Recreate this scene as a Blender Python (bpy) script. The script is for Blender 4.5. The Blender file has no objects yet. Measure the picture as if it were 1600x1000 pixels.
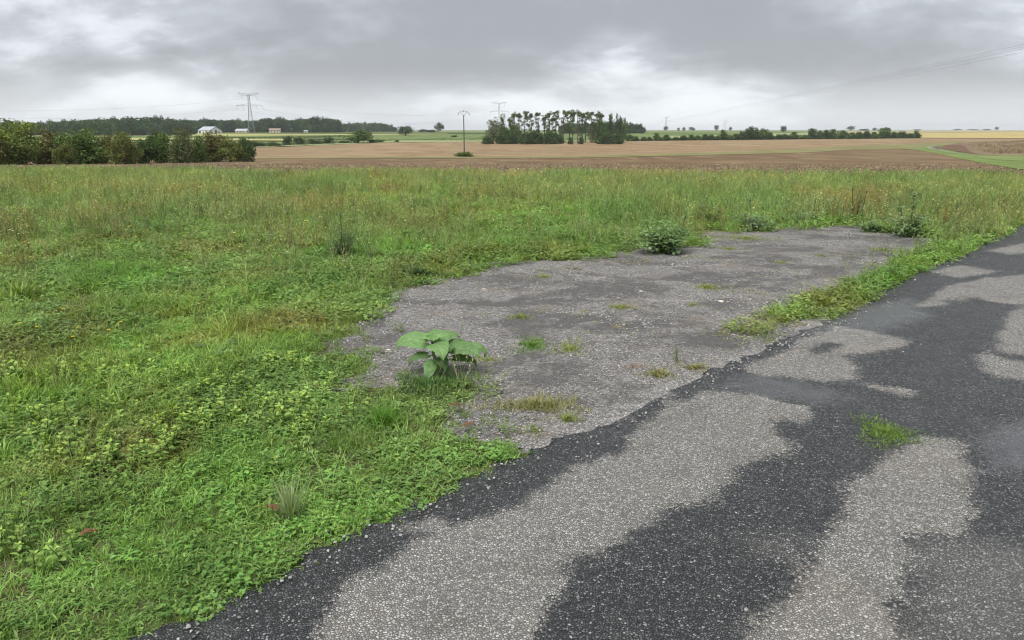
import bpy, bmesh, math, random
import numpy as np
from mathutils import Vector, Matrix, Euler
R = math.radians
SC = bpy.context.scene
COL = SC.collection

# ------------------------------------------------------------------ camera
FPX = 26 / 36 * 1600
HOR = 206
PITCH = math.atan((500 - HOR) / FPX)
EYE = 1.6
cam_d = bpy.data.cameras.new('camera')
cam_d.lens = 26; cam_d.sensor_width = 36; cam_d.clip_end = 30000; cam_d.clip_start = 0.05
cam = bpy.data.objects.new('camera', cam_d); COL.objects.link(cam)
cam.location = (0, 0, EYE); cam.rotation_euler = (math.pi / 2 - PITCH, 0, 0)
SC.camera = cam

# ------------------------------------------------------------------ sky, sun, exposure
SUN_EL, SUN_AZ = 60, 205
SKX, SKY_ = 52.7, 9.9
w = bpy.data.worlds.new('World'); SC.world = w; w.use_nodes = True
nt = w.node_tree; nt.nodes.clear(); N = nt.nodes.new; L = nt.links.new
out = N('ShaderNodeOutputWorld'); bg = N('ShaderNodeBackground'); L(bg.outputs[0], out.inputs[0])
bg.inputs[1].default_value = 0.05
sky = N('ShaderNodeTexSky'); sky.sky_type = 'NISHITA'; sky.sun_disc = False
sky.sun_elevation = R(SUN_EL); sky.sun_rotation = R(SUN_AZ)
tc = N('ShaderNodeTexCoord'); sep = N('ShaderNodeSeparateXYZ'); L(tc.outputs['Generated'], sep.inputs[0])
def wm(op, a, b=None, c=None, clamp=False):
    n = N('ShaderNodeMath'); n.operation = op; n.use_clamp = clamp
    for i, v in enumerate((a, b, c)):
        if v is None: continue
        if isinstance(v, (int, float)): n.inputs[i].default_value = v
        else: L(v, n.inputs[i])
    return n.outputs[0]
zc = wm('MAXIMUM', sep.outputs[2], 0.0)
den = wm('ADD', zc, 0.34)
cu = wm('DIVIDE', sep.outputs[0], den); cv = wm('DIVIDE', sep.outputs[1], den)
cmb = N('ShaderNodeCombineXYZ'); L(cu, cmb.inputs[0]); L(cv, cmb.inputs[1])
def wnoise(scale, detail, rough, dist, off, sx=1, sy=1, rot=0):
    mp = N('ShaderNodeMapping'); mp.inputs['Location'].default_value = off; mp.inputs['Scale'].default_value = (sx, sy, 1)
    mp.inputs['Rotation'].default_value = (0, 0, rot); L(cmb.outputs[0], mp.inputs[0])
    n = N('ShaderNodeTexNoise'); n.inputs['Scale'].default_value = scale; n.inputs['Detail'].default_value = detail
    n.inputs['Roughness'].default_value = rough; n.inputs['Distortion'].default_value = dist; L(mp.outputs[0], n.inputs[0])
    return n.outputs[0]
n1 = wnoise(0.9, 4, 0.47, 0.08, (SKX, SKY_, 0), 0.75, 1.0, 0.3)
n2 = wnoise(3.4, 7, 0.58, 0.15, (11.2, 2.4, 0), 0.85, 1.0, 0.3)
cl = wm('ADD', wm('MULTIPLY', n1, 0.68), wm('MULTIPLY', n2, 0.32))
cl = wm('MULTIPLY_ADD', cl, 1.3, -0.15)
ramp = N('ShaderNodeValToRGB'); L(cl, ramp.inputs[0])
r = ramp.color_ramp; r.interpolation = 'B_SPLINE'
r.elements[0].position = 0.37; r.elements[0].color = (.70, .73, .755, 1)
r.elements[1].position = 0.555; r.elements[1].color = (.27, .28, .297, 1)
e = r.elements.new(0.43); e.color = (.57, .60, .63, 1)
e = r.elements.new(0.475); e.color = (.39, .41, .44, 1)
# the thin pale layer low over the horizon, as under any shelf of cloud
hz = N('ShaderNodeMapRange'); hz.inputs['From Min'].default_value = 0.0; hz.inputs['From Max'].default_value = 0.085
hz.inputs['To Min'].default_value = 0.7; hz.inputs['To Max'].default_value = 0.0; hz.interpolation_type = 'SMOOTHSTEP'; L(zc, hz.inputs[0])
mixh = N('ShaderNodeMixRGB'); vs10 = N('ShaderNodeVectorMath'); vs10.operation = 'SCALE'; vs10.inputs['Scale'].default_value = 8.3; L(ramp.outputs[0], vs10.inputs[0])
L(hz.outputs[0], mixh.inputs[0]); L(vs10.outputs[0], mixh.inputs[1]); mixh.inputs[2].default_value = (5.7, 5.95, 6.2, 1)
mixs = N('ShaderNodeMixRGB'); mixs.inputs[0].default_value = 0.94; L(sky.outputs[0], mixs.inputs[1]); L(mixh.outputs[0], mixs.inputs[2])
L(mixs.outputs[0], bg.inputs[0])

sun_d = bpy.data.lights.new('sun', 'SUN'); sun_d.energy = 1.5; sun_d.angle = R(40); sun_d.color = (1.0, 0.97, 0.92)
sun = bpy.data.objects.new('sun', sun_d); COL.objects.link(sun)
sun.rotation_euler = (R(90 - SUN_EL), 0, R(180 - SUN_AZ))
SC.view_settings.view_transform = 'Standard'; SC.view_settings.look = 'None'
SC.view_settings.exposure = 1.78; SC.view_settings.gamma = 1; SC.view_settings.use_curve_mapping = False
SC.cycles.max_bounces = 5; SC.cycles.diffuse_bounces = 2; SC.cycles.glossy_bounces = 2
SC.cycles.transmission_bounces = 3; SC.cycles.transparent_max_bounces = 4; SC.cycles.volume_bounces = 0; SC.cycles.use_denoising = True; SC.cycles.filter_width = 1.1; SC.cycles.use_adaptive_sampling = True; SC.cycles.adaptive_threshold = .013; SC.cycles.adaptive_min_samples = 12

# ------------------------------------------------------------------ terrain and pixel helpers
_hy = np.array([-9000, 0, 24, 36, 50, 90, 160, 250, 350, 420, 550, 700, 850, 960, 1200, 1500, 2000, 2500, 3500, 5000, 9000.])
_hz = np.array([0, 0, 0, -.3, -.9, -2.2, -4.1, -5., -4.8, -3.9, -3.4, -2.4, -.6, .4, 1.9, 2.6, 4.5, 7., 11, 13, 15.])
_ly = np.concatenate([np.linspace(0, 700, 1401), np.linspace(702, 9000, 4150)])
_lz = np.interp(_ly, _hy, _hz)
_k = np.hanning(41); _k /= _k.sum()
_pad = np.concatenate([np.full(20, _lz[0]), _lz, np.full(20, _lz[-1])])
_lz = np.convolve(_pad, _k, 'valid')
_lz[:40] = 0
def H(y): return float(np.interp(y, _ly, _lz)) if np.isscalar(y) else np.interp(y, _ly, _lz)
_ca, _sa = math.cos(PITCH), math.sin(PITCH)
def ray(px, py):
    u = 500 - py
    d = np.array([px - 800.0, FPX * _ca + u * _sa, -FPX * _sa + u * _ca])
    return d / d[1]
def G(px, py):                     # pixel -> point on the terrain
    d = ray(px, py)
    ys = np.concatenate([np.linspace(1, 60, 2000), np.geomspace(60, 6000, 4000)])
    f = EYE + d[2] * ys - np.interp(ys, _ly, _lz)
    i = np.argmax(f < 0)
    if f[i] >= 0: i = len(ys) - 1
    a = ys[max(i - 1, 0)]; b = ys[i]; fa = f[max(i - 1, 0)]; fb = f[i]
    t = a + (b - a) * (fa / (fa - fb + 1e-12)) if fb < 0 else 3400
    return Vector((d[0] * t, t, H(t)))
def AT(px, y):                     # a column of pixels at forward distance y, on the ground
    return Vector(((px - 800.0) / (FPX * _ca - (EYE - H(y)) / y * 0 + 0) * 1.0 * (y * _ca * 1.0 + (EYE - H(y)) * _sa) * _ca, y, H(y)))
def TOP(px, py, y):                # height of a pixel row at forward distance y
    d = ray(px, py); return EYE + d[2] * y

rng = np.random.default_rng(7); random.seed(7)
def _hash(ix, iy, seed):
    h = (ix.astype(np.int64) * 374761393 + iy.astype(np.int64) * 668265263 + seed * 2147483647) & 0xffffffff
    h = ((h ^ (h >> 13)) * 1274126177) & 0xffffffff
    return ((h ^ (h >> 16)) & 0xffff) / 65535.0
def vn(x, y, s, seed=0, oct=3):
    x = np.asarray(x, float) * s; y = np.asarray(y, float) * s; tot = 0; amp = 1; nrm = 0
    for o in range(oct):
        ix = np.floor(x); iy = np.floor(y); fx = x - ix; fy = y - iy
        fx = fx * fx * (3 - 2 * fx); fy = fy * fy * (3 - 2 * fy)
        a = _hash(ix, iy, seed + o); b = _hash(ix + 1, iy, seed + o); c = _hash(ix, iy + 1, seed + o); d = _hash(ix + 1, iy + 1, seed + o)
        tot = tot + amp * ((a + (b - a) * fx) * (1 - fy) + (c + (d - c) * fx) * fy); nrm += amp
        x = x * 2.03; y = y * 2.03; amp *= .5
    return tot / nrm
def sdpoly(P, x, y):               # signed distance, positive inside
    P = np.asarray(P, float); x = np.asarray(x, float); y = np.asarray(y, float)
    d = np.full(x.shape, 1e9); ins = np.zeros(x.shape, bool)
    for i in range(len(P)):
        ax, ay = P[i]; bx, by = P[(i + 1) % len(P)]
        ex, ey = bx - ax, by - ay; t = np.clip(((x - ax) * ex + (y - ay) * ey) / (ex * ex + ey * ey + 1e-12), 0, 1)
        d = np.minimum(d, np.hypot(x - ax - t * ex, y - ay - t * ey))
        c = ((ay > y) != (by > y)) & (x < (bx - ax) * (y - ay) / (by - ay + 1e-12) + ax); ins ^= c
    return np.where(ins, d, -d)
def GP(px): return [tuple(G(*p)[:2]) for p in px]

# ------------------------------------------------------------------ materials
def newmat(name):
    m = bpy.data.materials.new(name); m.use_nodes = True; t = m.node_tree
    return m, t, t.nodes['Principled BSDF'], t.nodes['Material Output']
class NT:
    def __init__(s, t): s.t = t
    def n(s, kind, **kw):
        n = s.t.nodes.new(kind)
        for k, v in kw.items(): setattr(n, k, v)
        return n
    def l(s, a, b): s.t.links.new(a, b)
    def math(s, op, a, b=None, c=None, clamp=False):
        n = s.n('ShaderNodeMath', operation=op, use_clamp=clamp)
        for i, v in enumerate((a, b, c)):
            if v is None: continue
            if isinstance(v, (int, float)): n.inputs[i].default_value = v
            else: s.l(v, n.inputs[i])
        return n.outputs[0]
    def mix(s, f, a, b, mode='MIX'):
        n = s.n('ShaderNodeMixRGB', blend_type=mode)
        for i, v in enumerate((f, a, b)):
            if isinstance(v, (int, float)): n.inputs[i].default_value = v
            elif isinstance(v, tuple): n.inputs[i].default_value = (*v, 1) if len(v) == 3 else v
            else: s.l(v, n.inputs[i])
        return n.outputs[0]
    def noise(s, scale, detail=4, rough=.55, dist=0, vec=None, out=0):
        n = s.n('ShaderNodeTexNoise'); n.inputs['Scale'].default_value = scale; n.inputs['Detail'].default_value = detail
        n.inputs['Roughness'].default_value = rough; n.inputs['Distortion'].default_value = dist
        s.l(vec if vec is not None else s.co(), n.inputs[0]); return n.outputs[out]
    def co(s):
        if not hasattr(s, '_co'): s._co = s.n('ShaderNodeTexCoord').outputs['Object']
        return s._co
    def mapping(s, scale=(1, 1, 1), rot=0, vec=None):
        n = s.n('ShaderNodeMapping'); n.inputs['Scale'].default_value = scale; n.inputs['Rotation'].default_value = (0, 0, rot)
        s.l(vec if vec is not None else s.co(), n.inputs[0]); return n.outputs[0]
    def voro(s, scale, feature='F1', out='Distance', vec=None):
        n = s.n('ShaderNodeTexVoronoi', feature=feature); n.inputs['Scale'].default_value = scale
        s.l(vec if vec is not None else s.co(), n.inputs[0]); return n.outputs[out]
    def step(s, v, a, b, lo=0., hi=1.):
        n = s.n('ShaderNodeMapRange', interpolation_type='SMOOTHSTEP'); n.inputs['From Min'].default_value = a; n.inputs['From Max'].default_value = b
        n.inputs['To Min'].default_value = lo; n.inputs['To Max'].default_value = hi; s.l(v, n.inputs[0]); return n.outputs[0]
    def attr(s, name, kind='GEOMETRY', out='Fac'):
        n = s.n('ShaderNodeAttribute', attribute_name=name, attribute_type=kind); return n.outputs[out]
    def bump(s, h, strength, dist, bsdf):
        n = s.n('ShaderNodeBump'); n.inputs['Strength'].default_value = strength; n.inputs['Distance'].default_value = dist
        s.l(h, n.inputs['Height']); s.l(n.outputs[0], bsdf.inputs['Normal'])

def leafmat(name, inst=False, transl=.38, rough=.5, spec=.25, base=None):
    m, t, b, o = newmat(name); q = NT(t)
    c = q.attr('col', out='Color')
    if inst: c = q.mix(1.0, c, q.attr('tint', 'INSTANCER', 'Color'), 'MULTIPLY')
    if base is not None: c = q.mix(1.0, c, base, 'MULTIPLY')
    q.l(c, b.inputs['Base Color']); b.inputs['Roughness'].default_value = rough; b.inputs['Specular IOR Level'].default_value = spec
    tr = q.n('ShaderNodeBsdfTranslucent'); q.l(q.mix(1.0, c, (1.25, 1.2, .6), 'MULTIPLY'), tr.inputs[0])
    mx = q.n('ShaderNodeMixShader'); mx.inputs[0].default_value = transl
    q.l(b.outputs[0], mx.inputs[1]); q.l(tr.outputs[0], mx.inputs[2]); q.l(mx.outputs[0], o.inputs[0])
    return m
M = {}
M['grass_inst'] = leafmat('grass_inst', True)
M['leaf'] = leafmat('leaf')
M['treeleaf'] = leafmat('treeleaf', transl=.3, rough=.7, spec=.1)
M['tree_inst'] = leafmat('tree_inst', True, transl=.15, rough=.8, spec=.05)
def plain(name, col, rough=.8, spec=.2, ns=0, var=.25, metal=0):
    m, t, b, o = newmat(name); q = NT(t)
    if ns:
        f = q.noise(ns, 5, .6); c = q.mix(f, tuple(v * (1 - var) for v in col), tuple(v * (1 + var) for v in col)); q.l(c, b.inputs['Base Color'])
    else: b.inputs['Base Color'].default_value = (*col, 1)
    b.inputs['Roughness'].default_value = rough; b.inputs['Specular IOR Level'].default_value = spec; b.inputs['Metallic'].default_value = metal
    M[name] = m; return m
plain('bark', (.11, .09, .07), .9, .1, 3, .4)
plain('steel', (.19, .2, .215), .6, .3, .5, .15)
plain('cable', (.16, .17, .19), .6, .3)
plain('pole_wood', (.10, .095, .085), .85, .15, 2, .3)
plain('insulator', (.2, .12, .09), .3, .5)
plain('white_wall', (.68, .68, .66), .8, .2, .4, .1)
plain('cream_wall', (.6, .52, .4), .8, .2, .4, .1)
plain('grey_roof', (.33, .35, .39), .6, .3, .5, .1)
plain('tile_roof', (.25, .2, .17), .8, .2, 1, .25)
plain('dark_opening', (.03, .03, .035), .4, .4)
plain('brown_leaf', (.26, .1, .045), .75, .2, 60, .4)

# soil under the meadow
m, t, b, o = newmat('meadow_soil'); q = NT(t); M['meadow_soil'] = m
f1 = q.noise(1.2, 6, .6); f2 = q.noise(14, 6, .65); f3 = q.voro(45)
c = q.mix(q.step(f2, .35, .65), (.085, .06, .038), (.16, .115, .075))
c = q.mix(q.step(f1, .32, .5), c, (.10, .13, .04)); c = q.mix(q.step(f3, .0, .5, 0, .5), (.05, .045, .028), c)
dist = q.n('ShaderNodeSeparateXYZ'); q.l(q.co(), dist.inputs[0])
c = q.mix(q.step(dist.outputs[1], 9, 15), c, q.mix(f2, (.11, .155, .045), (.15, .19, .06)))
q.l(c, b.inputs['Base Color']); b.inputs['Roughness'].default_value = .9; b.inputs['Specular IOR Level'].default_value = .15
q.bump(q.math('ADD', f2, q.math('MULTIPLY', f3, .4)), .7, .03, b)

# gravel apron
m, t, b, o = newmat('gravel'); q = NT(t); M['gravel'] = m
vc = q.n('ShaderNodeTexVoronoi'); vc.inputs['Scale'].default_value = 75; q.l(q.co(), vc.inputs[0])
sp = q.n('ShaderNodeSeparateColor'); q.l(vc.outputs['Color'], sp.inputs[0])
ed = q.voro(75, 'DISTANCE_TO_EDGE')
st = q.mix(sp.outputs[0], (.14, .134, .128), (.44, .425, .405)); st = q.mix(q.step(sp.outputs[1], .9, .97), st, (.62, .59, .55))
st = q.mix(q.step(ed, 0, .16), (.08, .077, .075), st)
big = q.noise(.9, 6, .62, .6, vec=q.mapping((1, 1.5, 1), .75)); mid = q.noise(4.5, 5, .65, .5); fin = q.noise(38, 5, .7)
c = q.mix(q.step(big, .45, .58, 0, .75), st, (.088, .084, .081)); c = q.mix(q.step(mid, .52, .68, 0, .5), c, (.36, .34, .325))
c = q.mix(q.step(q.noise(2.1, 5, .6), .55, .68, 0, .45), c, (.23, .19, .15)); c = q.mix(q.step(fin, .3, .75), q.mix(1.0, c, (.55, .55, .55), 'MULTIPLY'), c)
mg = q.step(q.math('ADD', q.attr('margin'), q.math('MULTIPLY', mid, .55)), .15, .4)
c = q.mix(mg, q.mix(.12, st, (.5, .495, .48)), c)
q.l(c, b.inputs['Base Color']); q.l(q.step(big, .5, .62, .85, .6), b.inputs['Roughness']); b.inputs['Specular IOR Level'].default_value = .25
q.bump(q.math('ADD', q.math('MULTIPLY', ed, .9), fin), .9, .012, b)

# road: old chipped surface, dry patches between wet ones
m, t, b, o = newmat('asphalt'); q = NT(t); M['asphalt'] = m
vn_ = q.n('ShaderNodeVectorMath', operation='MULTIPLY_ADD'); q.l(q.noise(30, 2, .5, out=1), vn_.inputs[0]); vn_.inputs[1].default_value = (.012, .012, .0); q.l(q.co(), vn_.inputs[2])
vc = q.n('ShaderNodeTexVoronoi'); vc.inputs['Scale'].default_value = 100; q.l(vn_.outputs[0], vc.inputs[0])
sp = q.n('ShaderNodeSeparateColor'); q.l(vc.outputs['Color'], sp.inputs[0])
ed = q.voro(100, 'DISTANCE_TO_EDGE', vec=vn_.outputs[0])
wob = q.math('ADD', q.math('MULTIPLY_ADD', q.noise(5, 5, .6), .22, -.11), q.math('MULTIPLY_ADD', q.noise(42, 3, .6), .07, -.035))
wob = q.math('ADD', wob, q.math('MULTIPLY_ADD', sp.outputs[2], .06, -.03))
dry = q.step(q.math('ADD', q.attr('dry'), wob), -.035, .04)
semi = q.step(q.math('ADD', q.attr('semi'), wob), -.15, .2)
film = q.step(q.math('ADD', q.attr('film'), q.math('MULTIPLY', wob, 1.6)), -.1, .12)
lowf = q.noise(1.4, 5, .6, .4); blot = q.noise(7, 5, .6)
dcol = q.mix(q.math('POWER', sp.outputs[0], 1.5), (.17, .167, .155), (.455, .445, .415)); dcol = q.mix(q.step(sp.outputs[1], .9, .96), dcol, (.46, .45, .43))
dcol = q.mix(q.step(ed, 0, .2), (.085, .083, .078), dcol); dcol = q.mix(q.step(q.noise(3.2, 5, .6), .5, .7, 0, .45), dcol, q.mix(1.0, dcol, (.62, .6, .58), 'MULTIPLY'))
dcol = q.mix(q.step(lowf, .52, .68, 0, .22), dcol, (.30, .25, .21))
wcol = q.mix(q.math('POWER', sp.outputs[0], 2.2), (.026, .029, .03), (.145, .154, .16)); wcol = q.mix(q.step(sp.outputs[1], .88, .97), wcol, (.26, .26, .255))
wcol = q.mix(q.step(blot, .56, .66, 0, .28), wcol, (.16, .16, .155)); wcol = q.mix(q.step(ed, 0, .25), (.014, .015, .016), wcol)
wcol = q.mix(film, wcol, q.mix(.5, wcol, (.07, .07, .075)))
scol = q.mix(.5, wcol, dcol); wcol = q.mix(semi, wcol, scol)
c = q.mix(dry, wcol, dcol)
q.l(c, b.inputs['Base Color'])
wr = q.math('MULTIPLY_ADD', film, -.22, q.math('MULTIPLY_ADD', lowf, .25, .36))
mr = q.n('ShaderNodeMix'); q.l(dry, mr.inputs[0]); q.l(wr, mr.inputs[2]); mr.inputs[3].default_value = .85; q.l(mr.outputs[0], b.inputs['Roughness'])
q.l(q.math('MULTIPLY_ADD', film, .25, .34), b.inputs['Specular IOR Level'])
hgt = q.math('ADD', q.math('MULTIPLY', q.step(ed, 0, .3), .8), q.math('MULTIPLY', sp.outputs[2], .5))
bn = q.n('ShaderNodeBump'); bn.inputs['Distance'].default_value = .007; q.l(hgt, bn.inputs['Height']); q.l(q.math('MULTIPLY_ADD', film, -.55, .8), bn.inputs['Strength']); q.l(bn.outputs[0], b.inputs['Normal'])

def fieldmat(name, c1, c2, c3=None, rot=0, rowscale=None, s=.08, fine=1.2, spots=None):
    m, t, b, o = newmat(name); q = NT(t); M[name] = m
    st = q.noise(s, 6, .6, .3, vec=q.mapping((1, .35, 1), rot)); fn = q.noise(fine, 6, .7)
    f = q.math('ADD', q.math('MULTIPLY', st, .55), q.math('MULTIPLY', fn, .45))
    c = q.mix(q.step(f, .38, .62), c1, c2)
    if c3: c = q.mix(q.step(q.noise(s * 2.6, 5, .65, .4, vec=q.mapping((1, .2, 1), rot)), .5, .68, 0, .75), c, c3)
    if rowscale:
        wv = q.n('ShaderNodeTexWave', wave_type='BANDS', bands_direction='X'); wv.inputs['Scale'].default_value = rowscale
        wv.inputs['Distortion'].default_value = 1.5; wv.inputs['Detail'].default_value = 3; q.l(q.mapping((1, 1, 1), rot), wv.inputs[0])
        c = q.mix(q.step(wv.outputs[1], .3, .8, 0, .34), c, tuple(v * .65 for v in c1))
    if spots: c = q.mix(q.step(q.noise(2.3, 4, .7), .58, .7), c, spots)
    q.l(c, b.inputs['Base Color']); b.inputs['Roughness'].default_value = .95; b.inputs['Specular IOR Level'].default_value = .05
    q.bump(fn, .6, .12, b)
fieldmat('ploughed', (.112, .076, .045), (.195, .14, .084), (.25, .19, .115), 1.2, .04, .07, 1.1, (.085, .05, .032))
fieldmat('stubble', (.21, .152, .09), (.275, .206, .125), (.195, .13, .075), .9, .018, .05, .6)
fieldmat('field_strip', (.13, .14, .06), (.21, .19, .09), (.19, .15, .08), 0, None, .1, .8)
fieldmat('green_field', (.10, .145, .05), (.15, .19, .07), (.075, .11, .035), 0, .03, .012, .2)
fieldmat('pale_field', (.26, .27, .11), (.34, .33, .14), None, 0, None, .01, .2)
fieldmat('gold_field', (.31, .245, .095), (.385, .315, .13), (.34, .3, .17), .4, None, .02, .2)
fieldmat('stubble_far', (.27, .24, .145), (.33, .285, .17), None, 0, None, .01, .2)
fieldmat('mint_field', (.2, .24, .11), (.26, .28, .14), None, 0, None, .02, .2)
fieldmat('dark_crop', (.05, .075, .025), (.08, .11, .04), None, 0, None, .02, .3)
fieldmat('track_grass', (.10, .15, .045), (.16, .2, .07), None, 0, None, .1, .9)
fieldmat('bright_grass', (.125, .165, .055), (.165, .2, .075), None, 0, None, .1, .9)
fieldmat('fallow', (.105, .075, .05), (.23, .18, .12), (.12, .075, .05), 0, None, .12, .9)
fieldmat('bare_soil', (.10, .062, .042), (.15, .095, .065), None, 0, None, .12, .9)
fieldmat('track_stone', (.16, .175, .11), (.25, .25, .19), None, 0, None, .3, 1.2)
fieldmat('far_ground', (.10, .14, .05), (.15, .18, .075), (.2, .2, .1), 0, None, .004, .05)

# ------------------------------------------------------------------ object helpers
def tag(o, label=None, cat=None, group=None, kind=None):
    if label: o['label'] = label
    if cat: o['category'] = cat
    if group: o['group'] = group
    if kind: o['kind'] = kind
    return o
def mesh(name, v, f, mat, col=None, smooth=False):
    me = bpy.data.meshes.new(name)
    me.from_pydata([tuple(p) for p in np.asarray(v, float).tolist()], [], [tuple(x) for x in (f.tolist() if isinstance(f, np.ndarray) else f)])
    me.materials.append(mat)
    if col is not None:
        a = me.attributes.new('col', 'FLOAT_COLOR', 'POINT'); c = np.ones((len(v), 4), np.float32); c[:, :3] = col
        a.data.foreach_set('color', c.ravel())
    if smooth: me.polygons.foreach_set('use_smooth', [True] * len(me.polygons))
    me.update(); return me
def link(name, me, parent=None, loc=None, rotz=None):
    o = bpy.data.objects.new(name, me); COL.objects.link(o)
    if parent: o.parent = parent
    if loc is not None: o.location = loc
    if rotz is not None: o.rotation_euler = (0, 0, rotz)
    return o
class MB:
    def __init__(s): s.v = []; s.f = []; s.c = []
    def add(s, v, f, c=None):
        n = len(s.v); s.v += [tuple(p) for p in v]; s.f += [tuple(i + n for i in x) for x in f]
        if c is not None: s.c += [tuple(c)] * len(v) if not hasattr(c[0], '__len__') else [tuple(x) for x in c]
    def tube(s, pts, rad, seg=6, c=None, cap=True):
        pts = [Vector(p) for p in pts]; rings = []
        if not hasattr(rad, '__len__'): rad = [rad] * len(pts)
        v = []; f = []
        for i, p in enumerate(pts):
            d = (pts[min(i + 1, len(pts) - 1)] - pts[max(i - 1, 0)]).normalized()
            a = d.orthogonal().normalized() if i == 0 else (pa - d * pa.dot(d)).normalized()
            pa = a; b_ = d.cross(a)
            for k in range(seg):
                t = 2 * math.pi * k / seg; v.append(p + (a * math.cos(t) + b_ * math.sin(t)) * rad[i])
        for i in range(len(pts) - 1):
            for k in range(seg):
                f.append((i * seg + k, i * seg + (k + 1) % seg, (i + 1) * seg + (k + 1) % seg, (i + 1) * seg + k))
        if cap: f.append(tuple(range(seg))[::-1]); f.append(tuple(range((len(pts) - 1) * seg, len(pts) * seg)))
        s.add(v, f, c)
    def box(s, lo, hi, c=None):
        x0, y0, z0 = lo; x1, y1, z1 = hi
        v = [(x0, y0, z0), (x1, y0, z0), (x1, y1, z0), (x0, y1, z0), (x0, y0, z1), (x1, y0, z1), (x1, y1, z1), (x0, y1, z1)]
        s.add(v, [(0, 3, 2, 1), (4, 5, 6, 7), (0, 1, 5, 4), (1, 2, 6, 5), (2, 3, 7, 6), (3, 0, 4, 7)], c)
    def blade(s, base, az, ln, wd, lean, curl, c, seg=3, fold=.0):
        # a grass blade: strip that rises and bends over towards az
        d = Vector((math.cos(az), math.sin(az), 0)); sd = Vector((-d.y, d.x, 0)); p = Vector(base); a = lean; v = []
        for i in range(seg + 1):
            t = i / seg; ww = wd * (1 - t ** 1.6) * (.75 + .5 * min(1, t * 3)) * .5
            if i < seg: v += [p - sd * ww, p + sd * ww]
            else: v += [p]
            p = p + (d * math.sin(a) + Vector((0, 0, 1)) * math.cos(a)) * (ln / seg); a += curl / seg
        f = [(2 * i, 2 * i + 1, 2 * i + 3, 2 * i + 2) for i in range(seg - 1)] + [(2 * seg - 2, 2 * seg - 1, 2 * seg)]
        s.add(v, f, c)
    def leaf(s, base, az, pitch, ln, wd, c, droop=.5, fold=.25):
        # a small broad leaf of 6 faces about a folded midrib
        d = Vector((math.cos(az), math.sin(az), 0)); sd = Vector((-d.y, d.x, 0)); up = Vector((0, 0, 1)); p = Vector(base); a = pitch
        mid = []; 
        for i in range(4):
            mid.append((p.copy(), a)); p = p + (d * math.cos(a) + up * math.sin(a)) * (ln / 3); a -= droop / 3
        ws = [0.12, .5, .38, 0]; v = []; 
        for (pp, aa), ww in zip(mid, ws):
            nrm = up * math.cos(aa) - d * math.sin(aa); e = sd * (ww * wd) ; lift = nrm * (ww * wd * fold)
            v += [pp - e + lift, pp, pp + e + lift]
        f = []
        for i in range(3):
            j = 3 * i; f += [(j, j + 1, j + 4, j + 3), (j + 1, j + 2, j + 5, j + 4)]
        s.add(v, f, c)
    def mesh(s, name, mat, smooth=False): return mesh(name, s.v, s.f, mat, np.array(s.c) if s.c else None, smooth)
    def build(s, name, mat, parent=None, loc=None, smooth=False): return link(name, s.mesh(name, mat, smooth), parent, loc)
def empty(name, loc, rz=0, sc=1):
    o = bpy.data.objects.new(name, None); COL.objects.link(o); o.location = loc; o.rotation_euler = (0, 0, rz); o.scale = (sc,) * 3
    o.empty_display_size = .1; return o
def copy_tree(o, parent=None):
    c = o.copy(); COL.objects.link(c); c.parent = parent
    for ch in list(o.children): copy_tree(ch, c)
    return c

# ------------------------------------------------------------------ ground sheet and fields
v = [(0, 0, 0)]; f = []; NS = 240
rad = np.concatenate([np.linspace(1, 60, 50), np.geomspace(61.5, 9000, 190)])
for r_ in rad:
    for k in range(NS):
        a = 2 * math.pi * k / NS; x, y = r_ * math.sin(a), r_ * math.cos(a)
        v.append((x, y, H(max(y, 0)) - (0 if r_ < 24 else .0006 * (r_ - 24))))
for k in range(NS): f.append((0, 1 + (k + 1) % NS, 1 + k))
for i in range(len(rad) - 1):
    for k in range(NS):
        a0 = 1 + i * NS + k; a1 = 1 + i * NS + (k + 1) % NS; f.append((a0, a1, a1 + NS, a0 + NS))
tag(link('ground', mesh('ground', v, f, M['far_ground'])), kind='structure')

def field(name, pts, mat, off=.01, step=1.06, xs=12, kind='structure', rough=0):
    bm = bmesh.new(); bm.faces.new([bm.verts.new((p[0], p[1], 0)) for p in pts])
    bmesh.ops.triangulate(bm, faces=bm.faces[:])
    ylo = min(p[1] for p in pts); yhi = max(p[1] for p in pts); xlo = min(p[0] for p in pts); xhi = max(p[0] for p in pts)
    y = ylo
    ys = []
    while True:
        y = y + max(1.2, y * (step - 1))
        if y >= yhi or len(ys) > 150: break
        ys.append(y)
    for y in ys: bmesh.ops.bisect_plane(bm, geom=bm.verts[:] + bm.edges[:] + bm.faces[:], plane_co=(0, y, 0), plane_no=(0, 1, 0), dist=1e-5)
    for x in np.linspace(xlo, xhi, xs)[1:-1]: bmesh.ops.bisect_plane(bm, geom=bm.verts[:] + bm.edges[:] + bm.faces[:], plane_co=(x, 0, 0), plane_no=(1, 0, 0), dist=1e-5)
    for vv in bm.verts: vv.co.z = H(vv.co.y) + off
    bmesh.ops.recalc_face_normals(bm, faces=bm.faces[:])
    me = bpy.data.meshes.new(name); bm.to_mesh(me); bm.free(); me.materials.append(mat)
    if me.polygons and me.polygons[0].normal.z < 0: me.flip_normals()
    o = link(name, me); tag(o, kind=kind); return o

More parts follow.
